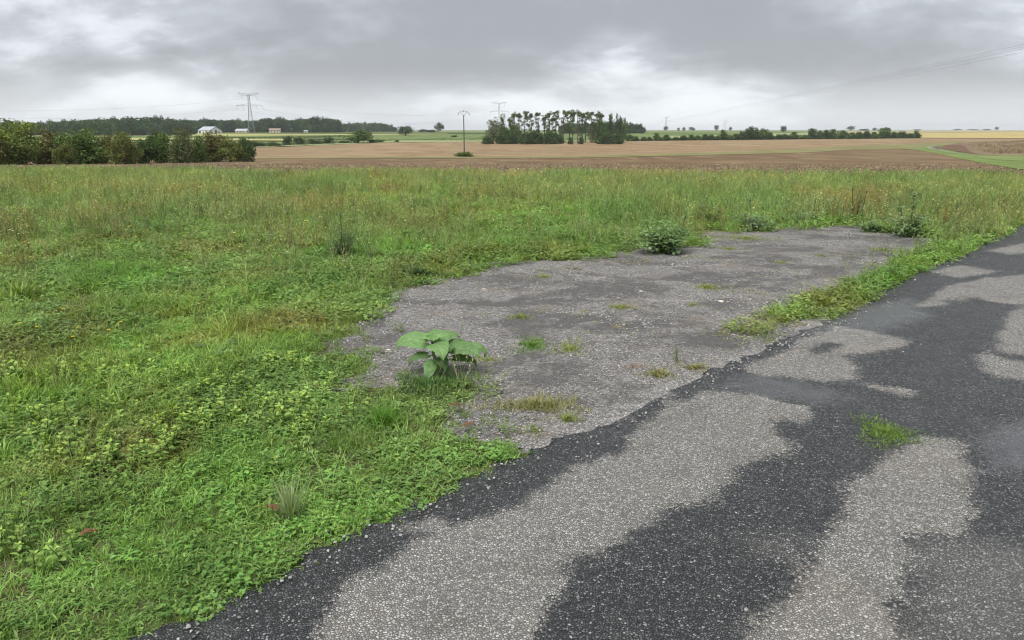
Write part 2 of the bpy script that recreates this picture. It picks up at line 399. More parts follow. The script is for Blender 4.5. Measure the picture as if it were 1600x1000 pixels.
# edge where the meadow gives way to the ploughed land, near to far-left
EDGE = [(-60, 36), (-30, 33.5), (-10, 29), (6, 26.5), (14, 25), (24, 24), (45, 24)]
field('meadow_soil', [(-70, -8), (60, -8), (60, 24)] + EDGE[::-1] + [(-70, 36)], M['meadow_soil'], .004, xs=4)
def wig(pts, n, amp, seed):      # subdivide a closed outline and roughen it
    rr = random.Random(seed); o = []
    for i in range(len(pts)):
        a = Vector(pts[i][:2]); b_ = Vector(pts[(i + 1) % len(pts)][:2]); 
        for k in range(n):
            p = a.lerp(b_, k / n); s_ = amp * (a - b_).length / n if k else 0
            o.append((p.x + rr.uniform(-s_, s_), p.y + rr.uniform(-s_, s_)))
    return o
plough = EDGE[::-1] + [(-60, 36.1), (-90, 60)] + GP([(-250, 250), (0, 249), (395, 247.5), (640, 247), (900, 246), (1100, 243), (1250, 239), (1330, 233.5), (1400, 232.0), (1440, 233.5), (1470, 240), (1510, 249), (1560, 259), (1640, 270), (1800, 274)])
field('ploughed_field', plough, M['ploughed'], .03, 1.03, 30)
tan = GP([(-250, 249.5), (0, 248.5), (395, 247), (700, 245.5), (900, 244.5), (1100, 239.5), (1250, 234), (1330, 229.5), (1440, 225), (1500, 222), (1600, 220), (1750, 219), (1750, 217.0), (1440, 216.2), (1300, 217.4), (1100, 219), (900, 221.2), (760, 221.6), (600, 223), (500, 227), (400, 231), (200, 238), (-250, 245)])
field('stubble_field', tan, M['stubble'], .06, 1.03, 30)
field('grass_strip', GP([(-250, 250.5), (395, 248.5), (700, 248), (900, 247), (1100, 242.8), (1250, 239.0), (1330, 234), (1420, 232.5), (1440, 230), (1500, 225), (1600, 221), (1750, 220), (1750, 218.6), (1600, 219.6), (1500, 221.5), (1440, 224), (1330, 228.5), (1250, 233), (1100, 238.5), (900, 244.5), (700, 246), (395, 247), (-250, 249)]), M['field_strip'], .09, 1.04, 24)
field('green_field', GP([(-300, 216), (400, 215), (600, 219.5), (760, 219.5), (1000, 218.5), (1440, 214.8), (1440, 206.2), (900, 206.6), (500, 207), (-300, 207)]), M['green_field'], .15, 1.05, 16)
field('pale_strip', GP([(395, 231.5), (440, 229), (600, 223.2), (760, 221.8), (900, 221.4), (1040, 219.4), (1040, 218.4), (900, 219.6), (760, 219.8), (620, 219.8), (560, 222), (395, 229)]), M['mint_field'], .2, 1.04, 10)
field('pale_field', GP([(-300, 213.5), (330, 213), (560, 211.4), (700, 210), (700, 209.2), (545, 209.4), (300, 208.6), (-300, 209)]), M['pale_field'], .3, 1.03, 10)
field('dark_crop', GP([(330, 209), (545, 209.6), (790, 209.2), (790, 208), (545, 207.8), (330, 207.4)]), M['dark_crop'], .5, 1.03, 8)
field('straw_strip', GP([(200, 219), (445, 220.5), (480, 217.5), (330, 216), (200, 215.8)]), M['pale_field'], .3, 1.03, 6)
field('gold_field', GP([(1425, 216.0), (1520, 216.3), (1640, 216.6), (1800, 216.8), (1800, 207), (1600, 206.4), (1425, 208.5)]), M['gold_field'], .3, 1.03, 6)
field('straw_field', GP([(1300, 208.6), (1425, 208.4), (1600, 206.3), (1800, 206.8), (1800, 204.4), (1440, 204.2), (1300, 205.6)]), M['stubble_far'], .5, 1.03, 6)
field('mint_field', GP([(1040, 216.6), (1140, 215), (1300, 210.5), (1430, 209.8), (1430, 207.4), (1300, 207), (1180, 210), (1040, 214)]), M['mint_field'], .4, 1.03, 6)
# right hand side: track, verge and fallow patch
field('track_verge', GP([(1400, 231.8), (1438, 235), (1470, 241), (1510, 250), (1560, 260), (1640, 271), (1800, 275), (1800, 240), (1600, 243.5), (1540, 243), (1500, 239), (1475, 231), (1490, 226), (1560, 222), (1600, 220.5), (1440, 225.5)]), M['track_grass'], .08, 1.03, 14)
field('bright_grass', GP([(1530, 247), (1600, 253), (1800, 256), (1800, 242), (1600, 244), (1545, 244.5)]), M['bright_grass'], .12, 1.03, 8)
field('fallow_patch', GP([(1464, 231), (1478, 227), (1500, 223.5), (1600, 219.6), (1800, 218), (1800, 242.5), (1600, 243.2), (1545, 243.4), (1505, 238.5), (1476, 234)]), M['fallow'], .12, 1.03, 14)
field('bare_soil', GP([(1465, 231), (1476, 234), (1505, 238.5), (1530, 242.4), (1514, 236), (1508, 229), (1500, 226.5), (1478, 227.5)]), M['bare_soil'], .15, 1.03, 5)
field('farm_track', GP([(1446, 229.4), (1449, 232.6), (1465, 235.6), (1490, 239.6), (1530, 246.0), (1530, 245.6), (1492, 239.1), (1469, 234.8), (1456, 232.2), (1455, 230.2), (1466, 228), (1460, 227.8)]), M['track_stone'], .15, 1.03, 5)

# ------------------------------------------------------------------ road
UD = Vector((.6817, .7316)); ND = Vector((-.7316, .6817)); EDGE_N = 2.27; WID = 4.7
def rsd(x, y):                       # distance to the left of the road's edge (positive = off the road)
    u = x * UD.x + y * UD.y
    return x * ND.x + y * ND.y - EDGE_N - (vn(u, u * 0 + 3.3, 1.1, 5, 4) - .5) * .22 - (vn(u, u * 0 + 1.3, 7, 9, 2) - .5) * .07
DRY = [
 [(480, 1040), (500, 985), (545, 925), (640, 862), (690, 842), (790, 805), (862, 770), (888, 735), (975, 715), (985, 690), (1030, 652), (1095, 618), (1160, 622), (1250, 640), (1276, 655), (1262, 668), (1200, 665), (1238, 702), (1235, 716), (1160, 738), (1108, 790), (1030, 815), (960, 868), (905, 885), (870, 950), (815, 1040)],
 [(1140, 1040), (1240, 925), (1265, 885), (1320, 805), (1312, 772), (1370, 737), (1410, 702), (1440, 691), (1495, 700), (1516, 745), (1522, 800), (1508, 835), (1480, 846), (1405, 842), (1425, 900), (1400, 960), (1410, 1040)],
 [(1162, 582), (1212, 560), (1250, 535), (1310, 515), (1420, 536), (1418, 548), (1318, 563), (1340, 582), (1336, 600), (1300, 608), (1240, 598), (1165, 589)],
 [(1330, 607), (1400, 612), (1424, 618), (1420, 629), (1380, 620)],
 [(1425, 488), (1475, 452), (1530, 440), (1640, 430), (1640, 478), (1580, 482), (1520, 470), (1470, 482)],
 [(1522, 562), (1548, 552), (1560, 522), (1578, 492), (1640, 470), (1640, 612), (1560, 596), (1526, 582)],
 [(1450, 428), (1500, 418), (1560, 428), (1500, 440)], [(1540, 395), (1640, 375), (1640, 395), (1580, 402)],
 [(612, 840), (640, 826), (684, 822), (690, 832), (655, 845)], [(1028, 624), (1052, 618), (1056, 634), (1036, 640)],
 [(962, 657), (996, 654), (998, 659), (970, 662)]]
HOLE = [[(1262, 552), (1285, 541), (1310, 545), (1300, 558), (1270, 560)], [(1470, 476), (1495, 473), (1500, 478), (1476, 480)], [(1540, 554), (1640, 566), (1640, 574), (1570, 566)]]
SEMI = [[(1410, 1040), (1420, 900), (1410, 845), (1500, 850), (1590, 860), (1700, 900), (1700, 1040)], [(1170, 850), (1240, 850), (1250, 880), (1190, 870)]]
FILM = [[(1250, 520), (1320, 488), (1420, 470), (1450, 500), (1380, 525)], [(1110, 610), (1180, 592), (1260, 605), (1330, 630), (1250, 640), (1160, 618)], [(1530, 700), (1560, 668), (1660, 672), (1660, 760), (1560, 740)], [(1230, 540), (1260, 520), (1290, 505), (1310, 512), (1250, 535)]]
def multi(polys, x, y):
    d = np.full(x.shape, -9.)
    for p in polys: d = np.maximum(d, sdpoly(GP(p), x, y))
    return d
us = np.concatenate([np.arange(-9, 0, .25), np.arange(0, 12, .06), np.arange(12, 22, .12), np.arange(22, 90, 1.0)])
vs = np.concatenate([[-.06], np.arange(0, 3.3, .06), np.arange(3.3, WID, .2), [WID]])
UU, VV = np.meshgrid(us, vs, indexing='ij')
off = -(-(vn(UU, UU * 0 + 3.3, 1.1, 5, 4) - .5) * .22 - (vn(UU, UU * 0 + 1.3, 7, 9, 2) - .5) * .07) * np.clip(1 - VV / .5, 0, 1)
crumb = np.repeat(np.random.default_rng(3).normal(0, .022, (len(us), 1)), len(vs), 1) * np.clip(1 - VV / .12, 0, 1)
Nn = EDGE_N - VV + off + crumb
X = UU * UD.x + Nn * ND.x; Y = UU * UD.y + Nn * ND.y
Z = H(np.maximum(Y.ravel(), 0)).reshape(Y.shape) + .032 + (vn(X, Y, .8, 21, 3) - .5) * .018
Z = Z - np.clip(1 - VV / .35, 0, 1) ** 2 * .012
Z[:, 0] = -.03 + H(np.maximum(Y[:, 0], 0))
nv = len(vs); idx = np.arange(len(us) * nv).reshape(len(us), nv)
F = np.stack([idx[:-1, :-1], idx[:-1, 1:], idx[1:, 1:], idx[1:, :-1]], -1).reshape(-1, 4)
me = mesh('road', np.stack([X, Y, Z], -1).reshape(-1, 3), F, M['asphalt'], smooth=True)
if me.polygons[len(F) // 2].normal.z < 0: me.flip_normals()
near = (Y.ravel() < 16) & (Y.ravel() > 1)
def setattr_(me, name, val):
    a = me.attributes.new(name, 'FLOAT', 'POINT'); a.data.foreach_set('value', np.asarray(val, np.float32))
xs_, ys_ = X.ravel(), Y.ravel()
rest = (vn(xs_, ys_, .7, 31, 3) - .52) * 1.2                     # beyond the mapped part the patches go on
dryv = np.where(near, np.minimum(multi(DRY, xs_, ys_), -multi(HOLE, xs_, ys_)), rest)
setattr_(me, 'dry', dryv); setattr_(me, 'semi', np.where(near, multi(SEMI, xs_, ys_), -1)); setattr_(me, 'film', np.where(near, multi(FILM, xs_, ys_), -1))
tag(link('road', me), kind='structure')

# ------------------------------------------------------------------ gravel apron beside the road
GRV = [(930, 720), (860, 690), (830, 674), (740, 668), (650, 660), (645, 640), (720, 622), (765, 602), (705, 593), (640, 606), (580, 604), (577, 560), (550, 508), (582, 485), (628, 455), (700, 440), (800, 414), (900, 405), (1000, 397), (1085, 384), (1100, 366), (1200, 362), (1320, 355), (1440, 374), (1482, 379), (1440, 396), (1390, 425), (1290, 460), (1200, 490), (1150, 525), (1185, 533), (1240, 506), (1300, 484), (1330, 520), (1150, 620)]
GPOLY = GP(GRV)
gx = np.arange(-2.0, 9.5, .05); gy = np.arange(3.0, 13.5, .05)
GX, GY = np.meshgrid(gx, gy, indexing='ij')
def gsd(x, y): return sdpoly(GPOLY, x, y) + (vn(x, y, 2.2, 41, 4) - .5) * .75 + (vn(x, y, 14, 43, 2) - .5) * .12
S = gsd(GX, GY); rs = rsd(GX, GY)
keep = (S > -.12) & (rs > -.3)
zz = .010 + .006 * np.clip(S / .3, -1, 1) + (vn(GX, GY, 1.3, 51, 3) - .5) * .02 * np.clip(S / .3, 0, 1) * np.clip(rs / .3, 0, 1) + (vn(GX, GY, 9, 52, 2) - .5) * .010 * np.clip(S / .2, 0, 1) * np.clip(rs / .3, 0, 1)
zz = np.where(S < 0, np.minimum(zz, .004 + S * .06), zz)
idx = -np.ones(GX.shape, int); idx[keep] = np.arange(keep.sum())
q4 = np.stack([idx[:-1, :-1], idx[1:, :-1], idx[1:, 1:], idx[:-1, 1:]], -1).reshape(-1, 4); q4 = q4[(q4 >= 0).all(1)]
me = mesh('gravel_apron', np.stack([GX[keep], GY[keep], zz[keep] + .006], -1), q4, M['gravel'], smooth=True)
setattr_(me, 'margin', rs[keep]); tag(link('gravel_apron', me), kind='structure')
def gz(x, y): return .018

# ------------------------------------------------------------------ scattering (for uncountable ground cover only)
def protos(name, meshes):
    c = bpy.data.collections.new(name + '_kinds')
    for m_ in meshes: c.objects.link(bpy.data.objects.new(name + '_kind', m_))
    return c
def scatter(name, P, rot, scl, idx, tint, coll, label, cat=None, parent=None):
    me = bpy.data.meshes.new(name); me.from_pydata([tuple(p) for p in P.tolist()], [], [])
    n = len(P)
    a = me.attributes.new('rot', 'FLOAT_VECTOR', 'POINT'); a.data.foreach_set('vector', rot.astype(np.float32).ravel())
    a = me.attributes.new('scl', 'FLOAT_VECTOR', 'POINT'); a.data.foreach_set('vector', scl.astype(np.float32).ravel())
    a = me.attributes.new('idx', 'INT', 'POINT'); a.data.foreach_set('value', idx.astype(np.int32))
    tc4 = np.ones((n, 4), np.float32); tc4[:, :3] = tint
    a = me.attributes.new('tint', 'FLOAT_COLOR', 'POINT'); a.data.foreach_set('color', tc4.ravel())
    o = link(name, me, parent)
    g = bpy.data.node_groups.new(name, 'GeometryNodeTree')
    g.interface.new_socket('Geometry', in_out='INPUT', socket_type='NodeSocketGeometry'); g.interface.new_socket('Geometry', in_out='OUTPUT', socket_type='NodeSocketGeometry')
    gi = g.nodes.new('NodeGroupInput'); go = g.nodes.new('NodeGroupOutput'); ip = g.nodes.new('GeometryNodeInstanceOnPoints'); ci = g.nodes.new('GeometryNodeCollectionInfo')
    ci.inputs['Collection'].default_value = coll; ci.inputs['Separate Children'].default_value = True; ci.inputs['Reset Children'].default_value = True
    def na(nm, dt):
        k = g.nodes.new('GeometryNodeInputNamedAttribute'); k.data_type = dt; k.inputs[0].default_value = nm; return k.outputs[0]
    eu = g.nodes.new('FunctionNodeEulerToRotation'); g.links.new(na('rot', 'FLOAT_VECTOR'), eu.inputs[0])
    g.links.new(gi.outputs[0], ip.inputs['Points']); g.links.new(ci.outputs[0], ip.inputs['Instance']); ip.inputs['Pick Instance'].default_value = True
    g.links.new(na('idx', 'INT'), ip.inputs['Instance Index']); g.links.new(eu.outputs[0], ip.inputs['Rotation']); g.links.new(na('scl', 'FLOAT_VECTOR'), ip.inputs['Scale'])
    g.links.new(ip.outputs[0], go.inputs[0])
    md = o.modifiers.new('scatter', 'NODES'); md.node_group = g
    if label: tag(o, label, cat)
    o['kind'] = 'stuff'; return o

def jit(c, a, rr): 
    k = 1 + rr.uniform(-a, a); return (c[0] * k * (1 + rr.uniform(-a, a) * .5), c[1] * k, c[2] * k * (1 + rr.uniform(-a, a) * .5))
def grass_proto(seed, n=16, ln=(.07, .17), wd=(.003, .006), spread=.05, c=(.205, .31, .085)):
    rr = random.Random(seed); b_ = MB()
    for i in range(n):
        a = rr.uniform(0, 6.28); r_ = spread * math.sqrt(rr.random())
        b_.blade((r_ * math.cos(a), r_ * math.sin(a), -.005), rr.uniform(0, 6.28), rr.uniform(*ln), rr.uniform(*wd), rr.uniform(.05, .7), rr.uniform(.2, 1.5), jit(c, .35, rr))
    return b_.mesh('grass_kind', M['grass_inst'])
def clover_proto(seed, n=22, c=(.175, .285, .085), h=(.01, .055), sz=(.008, .015), spread=.055):
    rr = random.Random(seed); b_ = MB()
    for i in range(n):
        a = rr.uniform(0, 6.28); r_ = spread * math.sqrt(rr.random()); z = rr.uniform(*h); cc = jit(c, .3, rr); a0 = rr.uniform(0, 6.28)
        x, y = r_ * math.cos(a), r_ * math.sin(a)
        for k in range(3):
            s_ = rr.uniform(*sz); b_.leaf((x, y, z), a0 + k * 2.09 + rr.uniform(-.2, .2), rr.uniform(-.1, .5), s_, s_ * .95, cc, .5, .2)
    return b_.mesh('clover_kind', M['grass_inst'])
def herb_proto(seed, n=30, c=(.19, .285, .09)):       # creeping, finely divided leaves
    rr = random.Random(seed); b_ = MB()
    for i in range(n):
        a = rr.uniform(0, 6.28); r_ = .07 * math.sqrt(rr.random()); z = rr.uniform(.0, .05)
        b_.leaf((r_ * math.cos(a), r_ * math.sin(a), z), rr.uniform(0, 6.28), rr.uniform(-.2, .9), rr.uniform(.02, .05), rr.uniform(.005, .010), jit(c, .35, rr), 1.0, .2)
    return b_.mesh('herb_kind', M['grass_inst'])
def sprig_proto(seed, c=(.36, .5, .13)):           # upright shoots with pairs of pale leaves
    rr = random.Random(seed); b_ = MB(); h = rr.uniform(.09, .15)
    b_.tube([(0, 0, 0), (rr.uniform(-.01, .01), 0, h * .5), (rr.uniform(-.02, .02), rr.uniform(-.02, .02), h)], [.003, .0025, .0015], 4, (.09, .15, .04))
    for lv in range(4):
        z = h * (.35 + .2 * lv); a0 = lv * 1.57 + rr.uniform(-.3, .3); s_ = (.055, .05, .042, .03)[lv]
        for k in range(2): b_.leaf((0, 0, z), a0 + k * 3.14, .35 + lv * .12, s_ * rr.uniform(.85, 1.2), s_ * .55, jit(c if lv > 1 else (.21, .33, .08), .15, rr), .7, .25)
    for k in range(3): b_.leaf((0, 0, h), k * 2.1, .8, .022, .014, jit(c, .1, rr), .4, .3)
    return b_.mesh('sprig_kind', M['grass_inst'])
def weed_proto(seed, flower=True, c=(.25, .305, .135), h0=.36):      # thin branching stalks of the far meadow
    rr = random.Random(seed); b_ = MB()
    for s_ in range(3):
        a = rr.uniform(0, 6.28); h = h0 * rr.uniform(.6, 1.15); r_ = .07 * rr.random(); x, y = r_ * math.cos(a), r_ * math.sin(a)
        lx, ly = rr.uniform(-.1, .1), rr.uniform(-.1, .1); cc = jit(c, .25, rr)
        top = Vector((x + lx, y + ly, h)); b_.tube([(x, y, 0), (x + lx * .3, y + ly * .3, h * .5), top], [.003, .0025, .0015], 3, cc, False)
        for k in range(rr.randint(5, 9)):
            t_ = rr.uniform(.1, .9); p = Vector((x + lx * t_ * t_, y + ly * t_ * t_, h * t_)); 
            b_.leaf(p, rr.uniform(0, 6.28), rr.uniform(.2, 1.), rr.uniform(.03, .075) * (1.2 - .6 * t_), rr.uniform(.008, .018), jit(c, .35, rr), .8, .2)
        for k in range(rr.randint(1, 3)):
            t_ = rr.uniform(.5, .85); p = Vector((x + lx * t_ * t_, y + ly * t_ * t_, h * t_)); a2 = rr.uniform(0, 6.28); e_ = p + Vector((math.cos(a2) * .05, math.sin(a2) * .05, rr.uniform(.05, .1)))
            b_.tube([p, e_], [.002, .0015], 3, cc, False)
            if flower and rr.random() < .4:
                fc = (.8, .72, .1) if rr.random() < .6 else (.75, .72, .5)
                for m_ in range(5): b_.leaf(e_, m_ * 1.256, .35, .014, .013, fc, .3, .1)
    return b_.mesh('weed_kind', M['grass_inst'])
def stalk_proto(seed, c=(.3, .35, .15)):           # grass gone to seed
    rr = random.Random(seed); b_ = MB()
    for s_ in range(4):
        a = rr.uniform(0, 6.28); h = rr.uniform(.2, .38); d = Vector((math.cos(a), math.sin(a), 0)); cc = jit(c, .25, rr)
        pts = [d * .01, d * .04 + Vector((0, 0, h * .6)), d * .12 + Vector((0, 0, h))]
        b_.tube(pts, [.002, .0015, .001], 3, cc, False)
        for k in range(7):
            p = pts[1].lerp(pts[2], k / 7 * .6 + .45); b_.leaf(p, rr.uniform(0, 6.28), 1.1, .018, .005, jit(c, .25, rr), .3, .1)
    for k in range(5): b_.blade((0, 0, 0), rr.uniform(0, 6.28), rr.uniform(.1, .2), .004, .3, 1.0, jit((.12, .15, .045), .3, rr))
    return b_.mesh('stalk_kind', M['grass_inst'])

KG = protos('grass', [grass_proto(i) for i in range(5)] + [grass_proto(20 + i, 12, (.14, .28), (.004, .009), .05, (.19, .315, .075)) for i in range(3)] + [grass_proto(30, 16, (.06, .14), (.002, .004), .05, (.34, .30, .16))])
KC = protos('clover', [clover_proto(i) for i in range(3)] + [herb_proto(10 + i) for i in range(3)])
KS = protos('sprig', [sprig_proto(i) for i in range(4)])
KW = protos('weed', [weed_proto(i, i % 2 == 0) for i in range(6)] + [weed_proto(9, True, (.25, .21, .11), .3)])
KT = protos('stalk', [stalk_proto(i) for i in range(3)])

def sample(dens, maxd):              # random points in view (with margin) accepted by a density function
    out_ = []
    for y0, y1 in ((.9, 3), (3, 5), (5, 8), (8, 12), (12, 18), (18, 34)):
        xw = .9 * y1 + 3; n = int(maxd[0] * 2 * xw * (y1 - y0)) if y1 <= 5 else int(maxd[1] * 2 * xw * (y1 - y0)) if y1 <= 12 else int(maxd[2] * 2 * xw * (y1 - y0))
        m_ = maxd[0] if y1 <= 5 else maxd[1] if y1 <= 12 else maxd[2]
        x = rng.uniform(-xw, xw, n); y = rng.uniform(y0, y1, n)
        k = (x > -.86 * y - 2.6) & (x < .76 * y + 2.0) & (rng.random(n) * m_ < dens(x, y)); out_.append(np.stack([x[k], y[k]], 1))
    return np.concatenate(out_)
ex, ey = np.array([p[0] for p in EDGE]), np.array([p[1] for p in EDGE])
VERGE = GP([(1160, 522), (1205, 494), (1290, 460), (1390, 426), (1440, 396), (1490, 376), (1600, 335), (1640, 345), (1500, 386), (1420, 422), (1330, 463), (1225, 508)])
def meadow(x, y):                    # 1 on grass, 0 on road, gravel, plough
    r_ = rsd(x, y); g_ = gsd(x, y)
    k = np.clip((r_ + .05) / .10, 0, 1) * np.maximum(np.clip((-g_ + .24) / .55, 0, 1) ** 1.6, np.clip((sdpoly(VERGE, x, y) + (vn(x, y, 3, 63) - .5) * .25) / .1 + .5, 0, 1))
    return k * (y < np.interp(x, ex, ey) + (vn(x, y, .8, 61) - .5) * 2)
BARE = [(490, 742, .12), (545, 722, .12), (440, 768, .1), (10, 905, .10), (200, 592, .12), (470, 580, .1), (130, 560, .12), (500, 850, .08), (20, 600, .12)]
BP = [(G(a, b_)[0], G(a, b_)[1], r_) for a, b_, r_ in BARE]
def bare(x, y):
    d = np.zeros(x.shape)
    for bx, by, r_ in BP:
        if r_: d = np.maximum(d, 1 - np.hypot(x - bx, (y - by) * 1.3) / (r_ * 1.6))
    return np.clip(d * 1.6, 0, 1)
def lowstrip(x, y):                  # trampled verge right beside the road: short clover
    r_ = rsd(x, y); return np.clip(1 - np.abs(r_ - .25) / .5, 0, 1)
def tint_of(x, y, seed):
    a = vn(x, y, .55, seed, 4); b_ = vn(x, y, 2.5, seed + 7, 3); n = len(x)
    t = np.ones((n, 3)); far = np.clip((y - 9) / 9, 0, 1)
    warm = np.clip((a - .45) * 3, 0, 1)[:, None]
    t = t * (1 - .35 * warm) + .35 * warm * np.array([1.45, 1.1, 1.0])
    t *= (.62 + .78 * b_)[:, None]
    dk = np.clip((vn(x, y, .8, seed + 13, 4) - .52) * 5, 0, 1)[:, None]; lu = np.clip((vn(x, y, .7, seed + 17, 3) - .5) * 4, 0, 1)[:, None] * (1 - .5 * far[:, None])
    br_ = np.clip((vn(x, y, 1.0, seed + 23, 4) - .56) * 6, 0, 1)[:, None]; t = t * (1 + br_ * (np.array([1.12, .86, .9]) - 1))
    t = t * (1 - dk * (1 - np.array([.74, .86, .78]))); t = t * (1 + lu * (np.array([.92, 1.08, .85]) - 1))
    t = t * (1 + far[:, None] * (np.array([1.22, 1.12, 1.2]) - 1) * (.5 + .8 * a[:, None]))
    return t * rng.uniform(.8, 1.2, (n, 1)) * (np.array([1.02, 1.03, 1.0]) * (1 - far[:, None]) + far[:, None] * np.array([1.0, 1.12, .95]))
def put(name, pts, scale, nk, coll, label, tilt=.15, tint=None, kinds=None, z=0.0, zs=1.0):
    n = len(pts); x, y = pts[:, 0], pts[:, 1]
    P = np.stack([x, y, H(y) + z + np.where(gsd(x, y) > 0, .012, .003)], 1)
    rot = np.stack([rng.normal(0, tilt, n), rng.normal(0, tilt, n), rng.uniform(0, 6.28, n)], 1)
    s_ = scale[:, None] * np.array([1, 1, zs]) * rng.uniform(.75, 1.25, (n, 1))
    idx_ = kinds if kinds is not None else rng.integers(0, nk, n)
    return scatter(name, P, rot, s_, idx_, tint if tint is not None else tint_of(x, y, 71), coll, label, 'vegetation')

# meadow grass
def dg(x, y):
    d = np.hypot(x, y); base = np.interp(d, [2, 5, 9, 15, 30], [1050, 520, 140, 62, 45])
    pat = np.clip(.6 + (vn(x, y, 1.1, 81, 4) - .40) * 3.0, .42, 1)
    return base * meadow(x, y) * pat * (1 - .85 * bare(x, y)) * (1 + .25 * lowstrip(x, y))
p = sample(dg, (1150, 700, 150)); d = np.hypot(p[:, 0], p[:, 1])
lush = vn(p[:, 0], p[:, 1], .9, 91, 3); kk = np.where(rng.random(len(p)) < np.clip((lush - .5) * 2.6, 0.03, .6), rng.integers(5, 8, len(p)), rng.integers(0, 5, len(p)))
dryp = np.clip((vn(p[:, 0], p[:, 1], 1.6, 93, 3) - .5) * 1.6, .05, .6); kk = np.where(rng.random(len(p)) < dryp * .6, 8, kk)
sc_ = np.interp(d, [2, 6, 12, 25], [.55, .72, .98, 1.45]) * (1 - .35 * lowstrip(p[:, 0], p[:, 1])) * (.7 + .6 * lush)
put('meadow_grass', p, sc_, 8, KG, 'green grass blades covering the meadow left of the road', .22, kinds=kk, zs=.8)
# clover and creeping herbs
def dc(x, y):
    d = np.hypot(x, y); base = np.interp(d, [2, 5, 9, 15, 30], [300, 380, 330, 150, 45])
    pat = np.clip(.4 + (vn(x, y, 1.3, 101, 4) - .46) * 3.6, .12, 1)
    return base * meadow(x, y) * np.maximum(pat, .75 * lowstrip(x, y)) * (1 - .7 * bare(x, y))
p = sample(dc, (480, 460, 200)); d = np.hypot(p[:, 0], p[:, 1])
put('clover_cover', p, np.interp(d, [2, 6, 12, 25], [.8, 1.25, 1.9, 2.5]), 6, KC, 'low clover and creeping herbs growing between the meadow grass', .2)
def dm(x, y): return np.interp(np.hypot(x, y), [2, 5, 8, 10], [460, 300, 120, 0]) * meadow(x, y) * (1 - .6 * bare(x, y))
p = sample(dm, (620, 380, 1)); put('moss_cover', p, np.interp(p[:, 1], [2, 8], [.62, 1.0]), 6, KC, 'mat of tiny creeping leaves close to the soil in the near meadow', .2, kinds=rng.integers(3, 6, len(p)), zs=.6)
# far meadow: tall branching weeds with small yellow flowers
def dw(x, y):
    d = np.hypot(x, y); base = np.interp(d, [5, 8, 11, 15, 22, 32], [0, 3, 16, 48, 62, 70])
    return base * meadow(x, y) * np.clip(.3 + (vn(x, y, .45, 111, 4) - .36) * 3, .15, 1)
p = sample(dw, (1, 70, 70)); d = np.hypot(p[:, 0], p[:, 1]); kk = rng.integers(0, 6, len(p)); kk = np.where(rng.random(len(p)) < np.clip((vn(p[:, 0], p[:, 1], .5, 115, 3) - .5) * .8, .01, .2), 6, kk)
put('flowering_weeds', p, np.interp(d, [8, 14, 30], [.75, 1.0, 1.15]), 7, KW, 'tall olive weeds with tiny yellow flowers filling the far half of the meadow', .1, kinds=kk)
# seeding stalks
def ds(x, y):
    d = np.hypot(x, y); base = np.interp(d, [2, 4, 10, 20, 30], [10, 14, 14, 8, 3]); return base * meadow(x, y) * np.clip((vn(x, y, .8, 121, 3) - .42) * 5, 0, 1)
p = sample(ds, (14, 14, 14)); put('seed_stalks', p, np.full(len(p), .9), 3, KT, 'thin straw coloured grass stalks gone to seed in the meadow', .15)
# pale leafy shoots in drifts
DR = [(110, 690, .14), (180, 712, .14), (120, 735, .18), (150, 728, .2), (190, 715, .12), (240, 712, .14), (265, 720, .1), (300, 690, .2), (320, 665, .18), (345, 610, .18), (300, 600, .22), (330, 585, .18), (250, 600, .15), (265, 575, .12), (430, 575, .16), (450, 585, .14), (440, 570, .1), (410, 660, .22), (430, 655, .14), (395, 645, .12), (470, 645, .1), (490, 632, .1), (565, 658, .06), (515, 615, .08), (450, 672, .12), (470, 690, .16), (10, 580, .2), (60, 600, .2), (120, 600, .18), (180, 600, .16), (20, 630, .2), (60, 660, .2), (20, 690, .15), (330, 630, .15), (140, 660, .2), (60, 880, .12), (30, 850, .12), (420, 740, .06)]
pp = []
for a, b_, r_ in DR:
    c_ = G(a, b_); n = max(2, int(11 * (r_ / .18) ** 1.5)); ang = rng.uniform(0, 6.28, n); rr_ = r_ * np.sqrt(rng.random(n)); pp.append(np.stack([c_.x + rr_ * np.cos(ang) * 1.2, c_.y + rr_ * np.sin(ang)], 1))
p = np.concatenate(pp); put('leafy_shoots', p, np.full(len(p), .82), 4, KS, 'pale yellow-green leafy shoots standing in drifts in the near grass', .2, tint=rng.uniform(.75, 1.15, (len(p), 1)) * np.ones((1, 3)))
# thin growth creeping over the gravel
def dcr(x, y):
    return 260 * (rsd(x, y) > .06) * np.clip(gsd(x, y) / .05, 0, 1) * np.clip((vn(x, y, 2.6, 131, 4) - .585) * 7, 0, 1) * np.clip(1.4 - gsd(x, y) * 1.3, .22, 1)
p = sample(dcr, (260, 260, 100)); t_ = tint_of(p[:, 0], p[:, 1], 71) * np.array([1.5, 1.05, 1.3])
put('creeping_growth', p, np.full(len(p), .5), 6, KC, 'thin yellowing plants creeping across the gravel', .2, tint=t_, zs=.6)

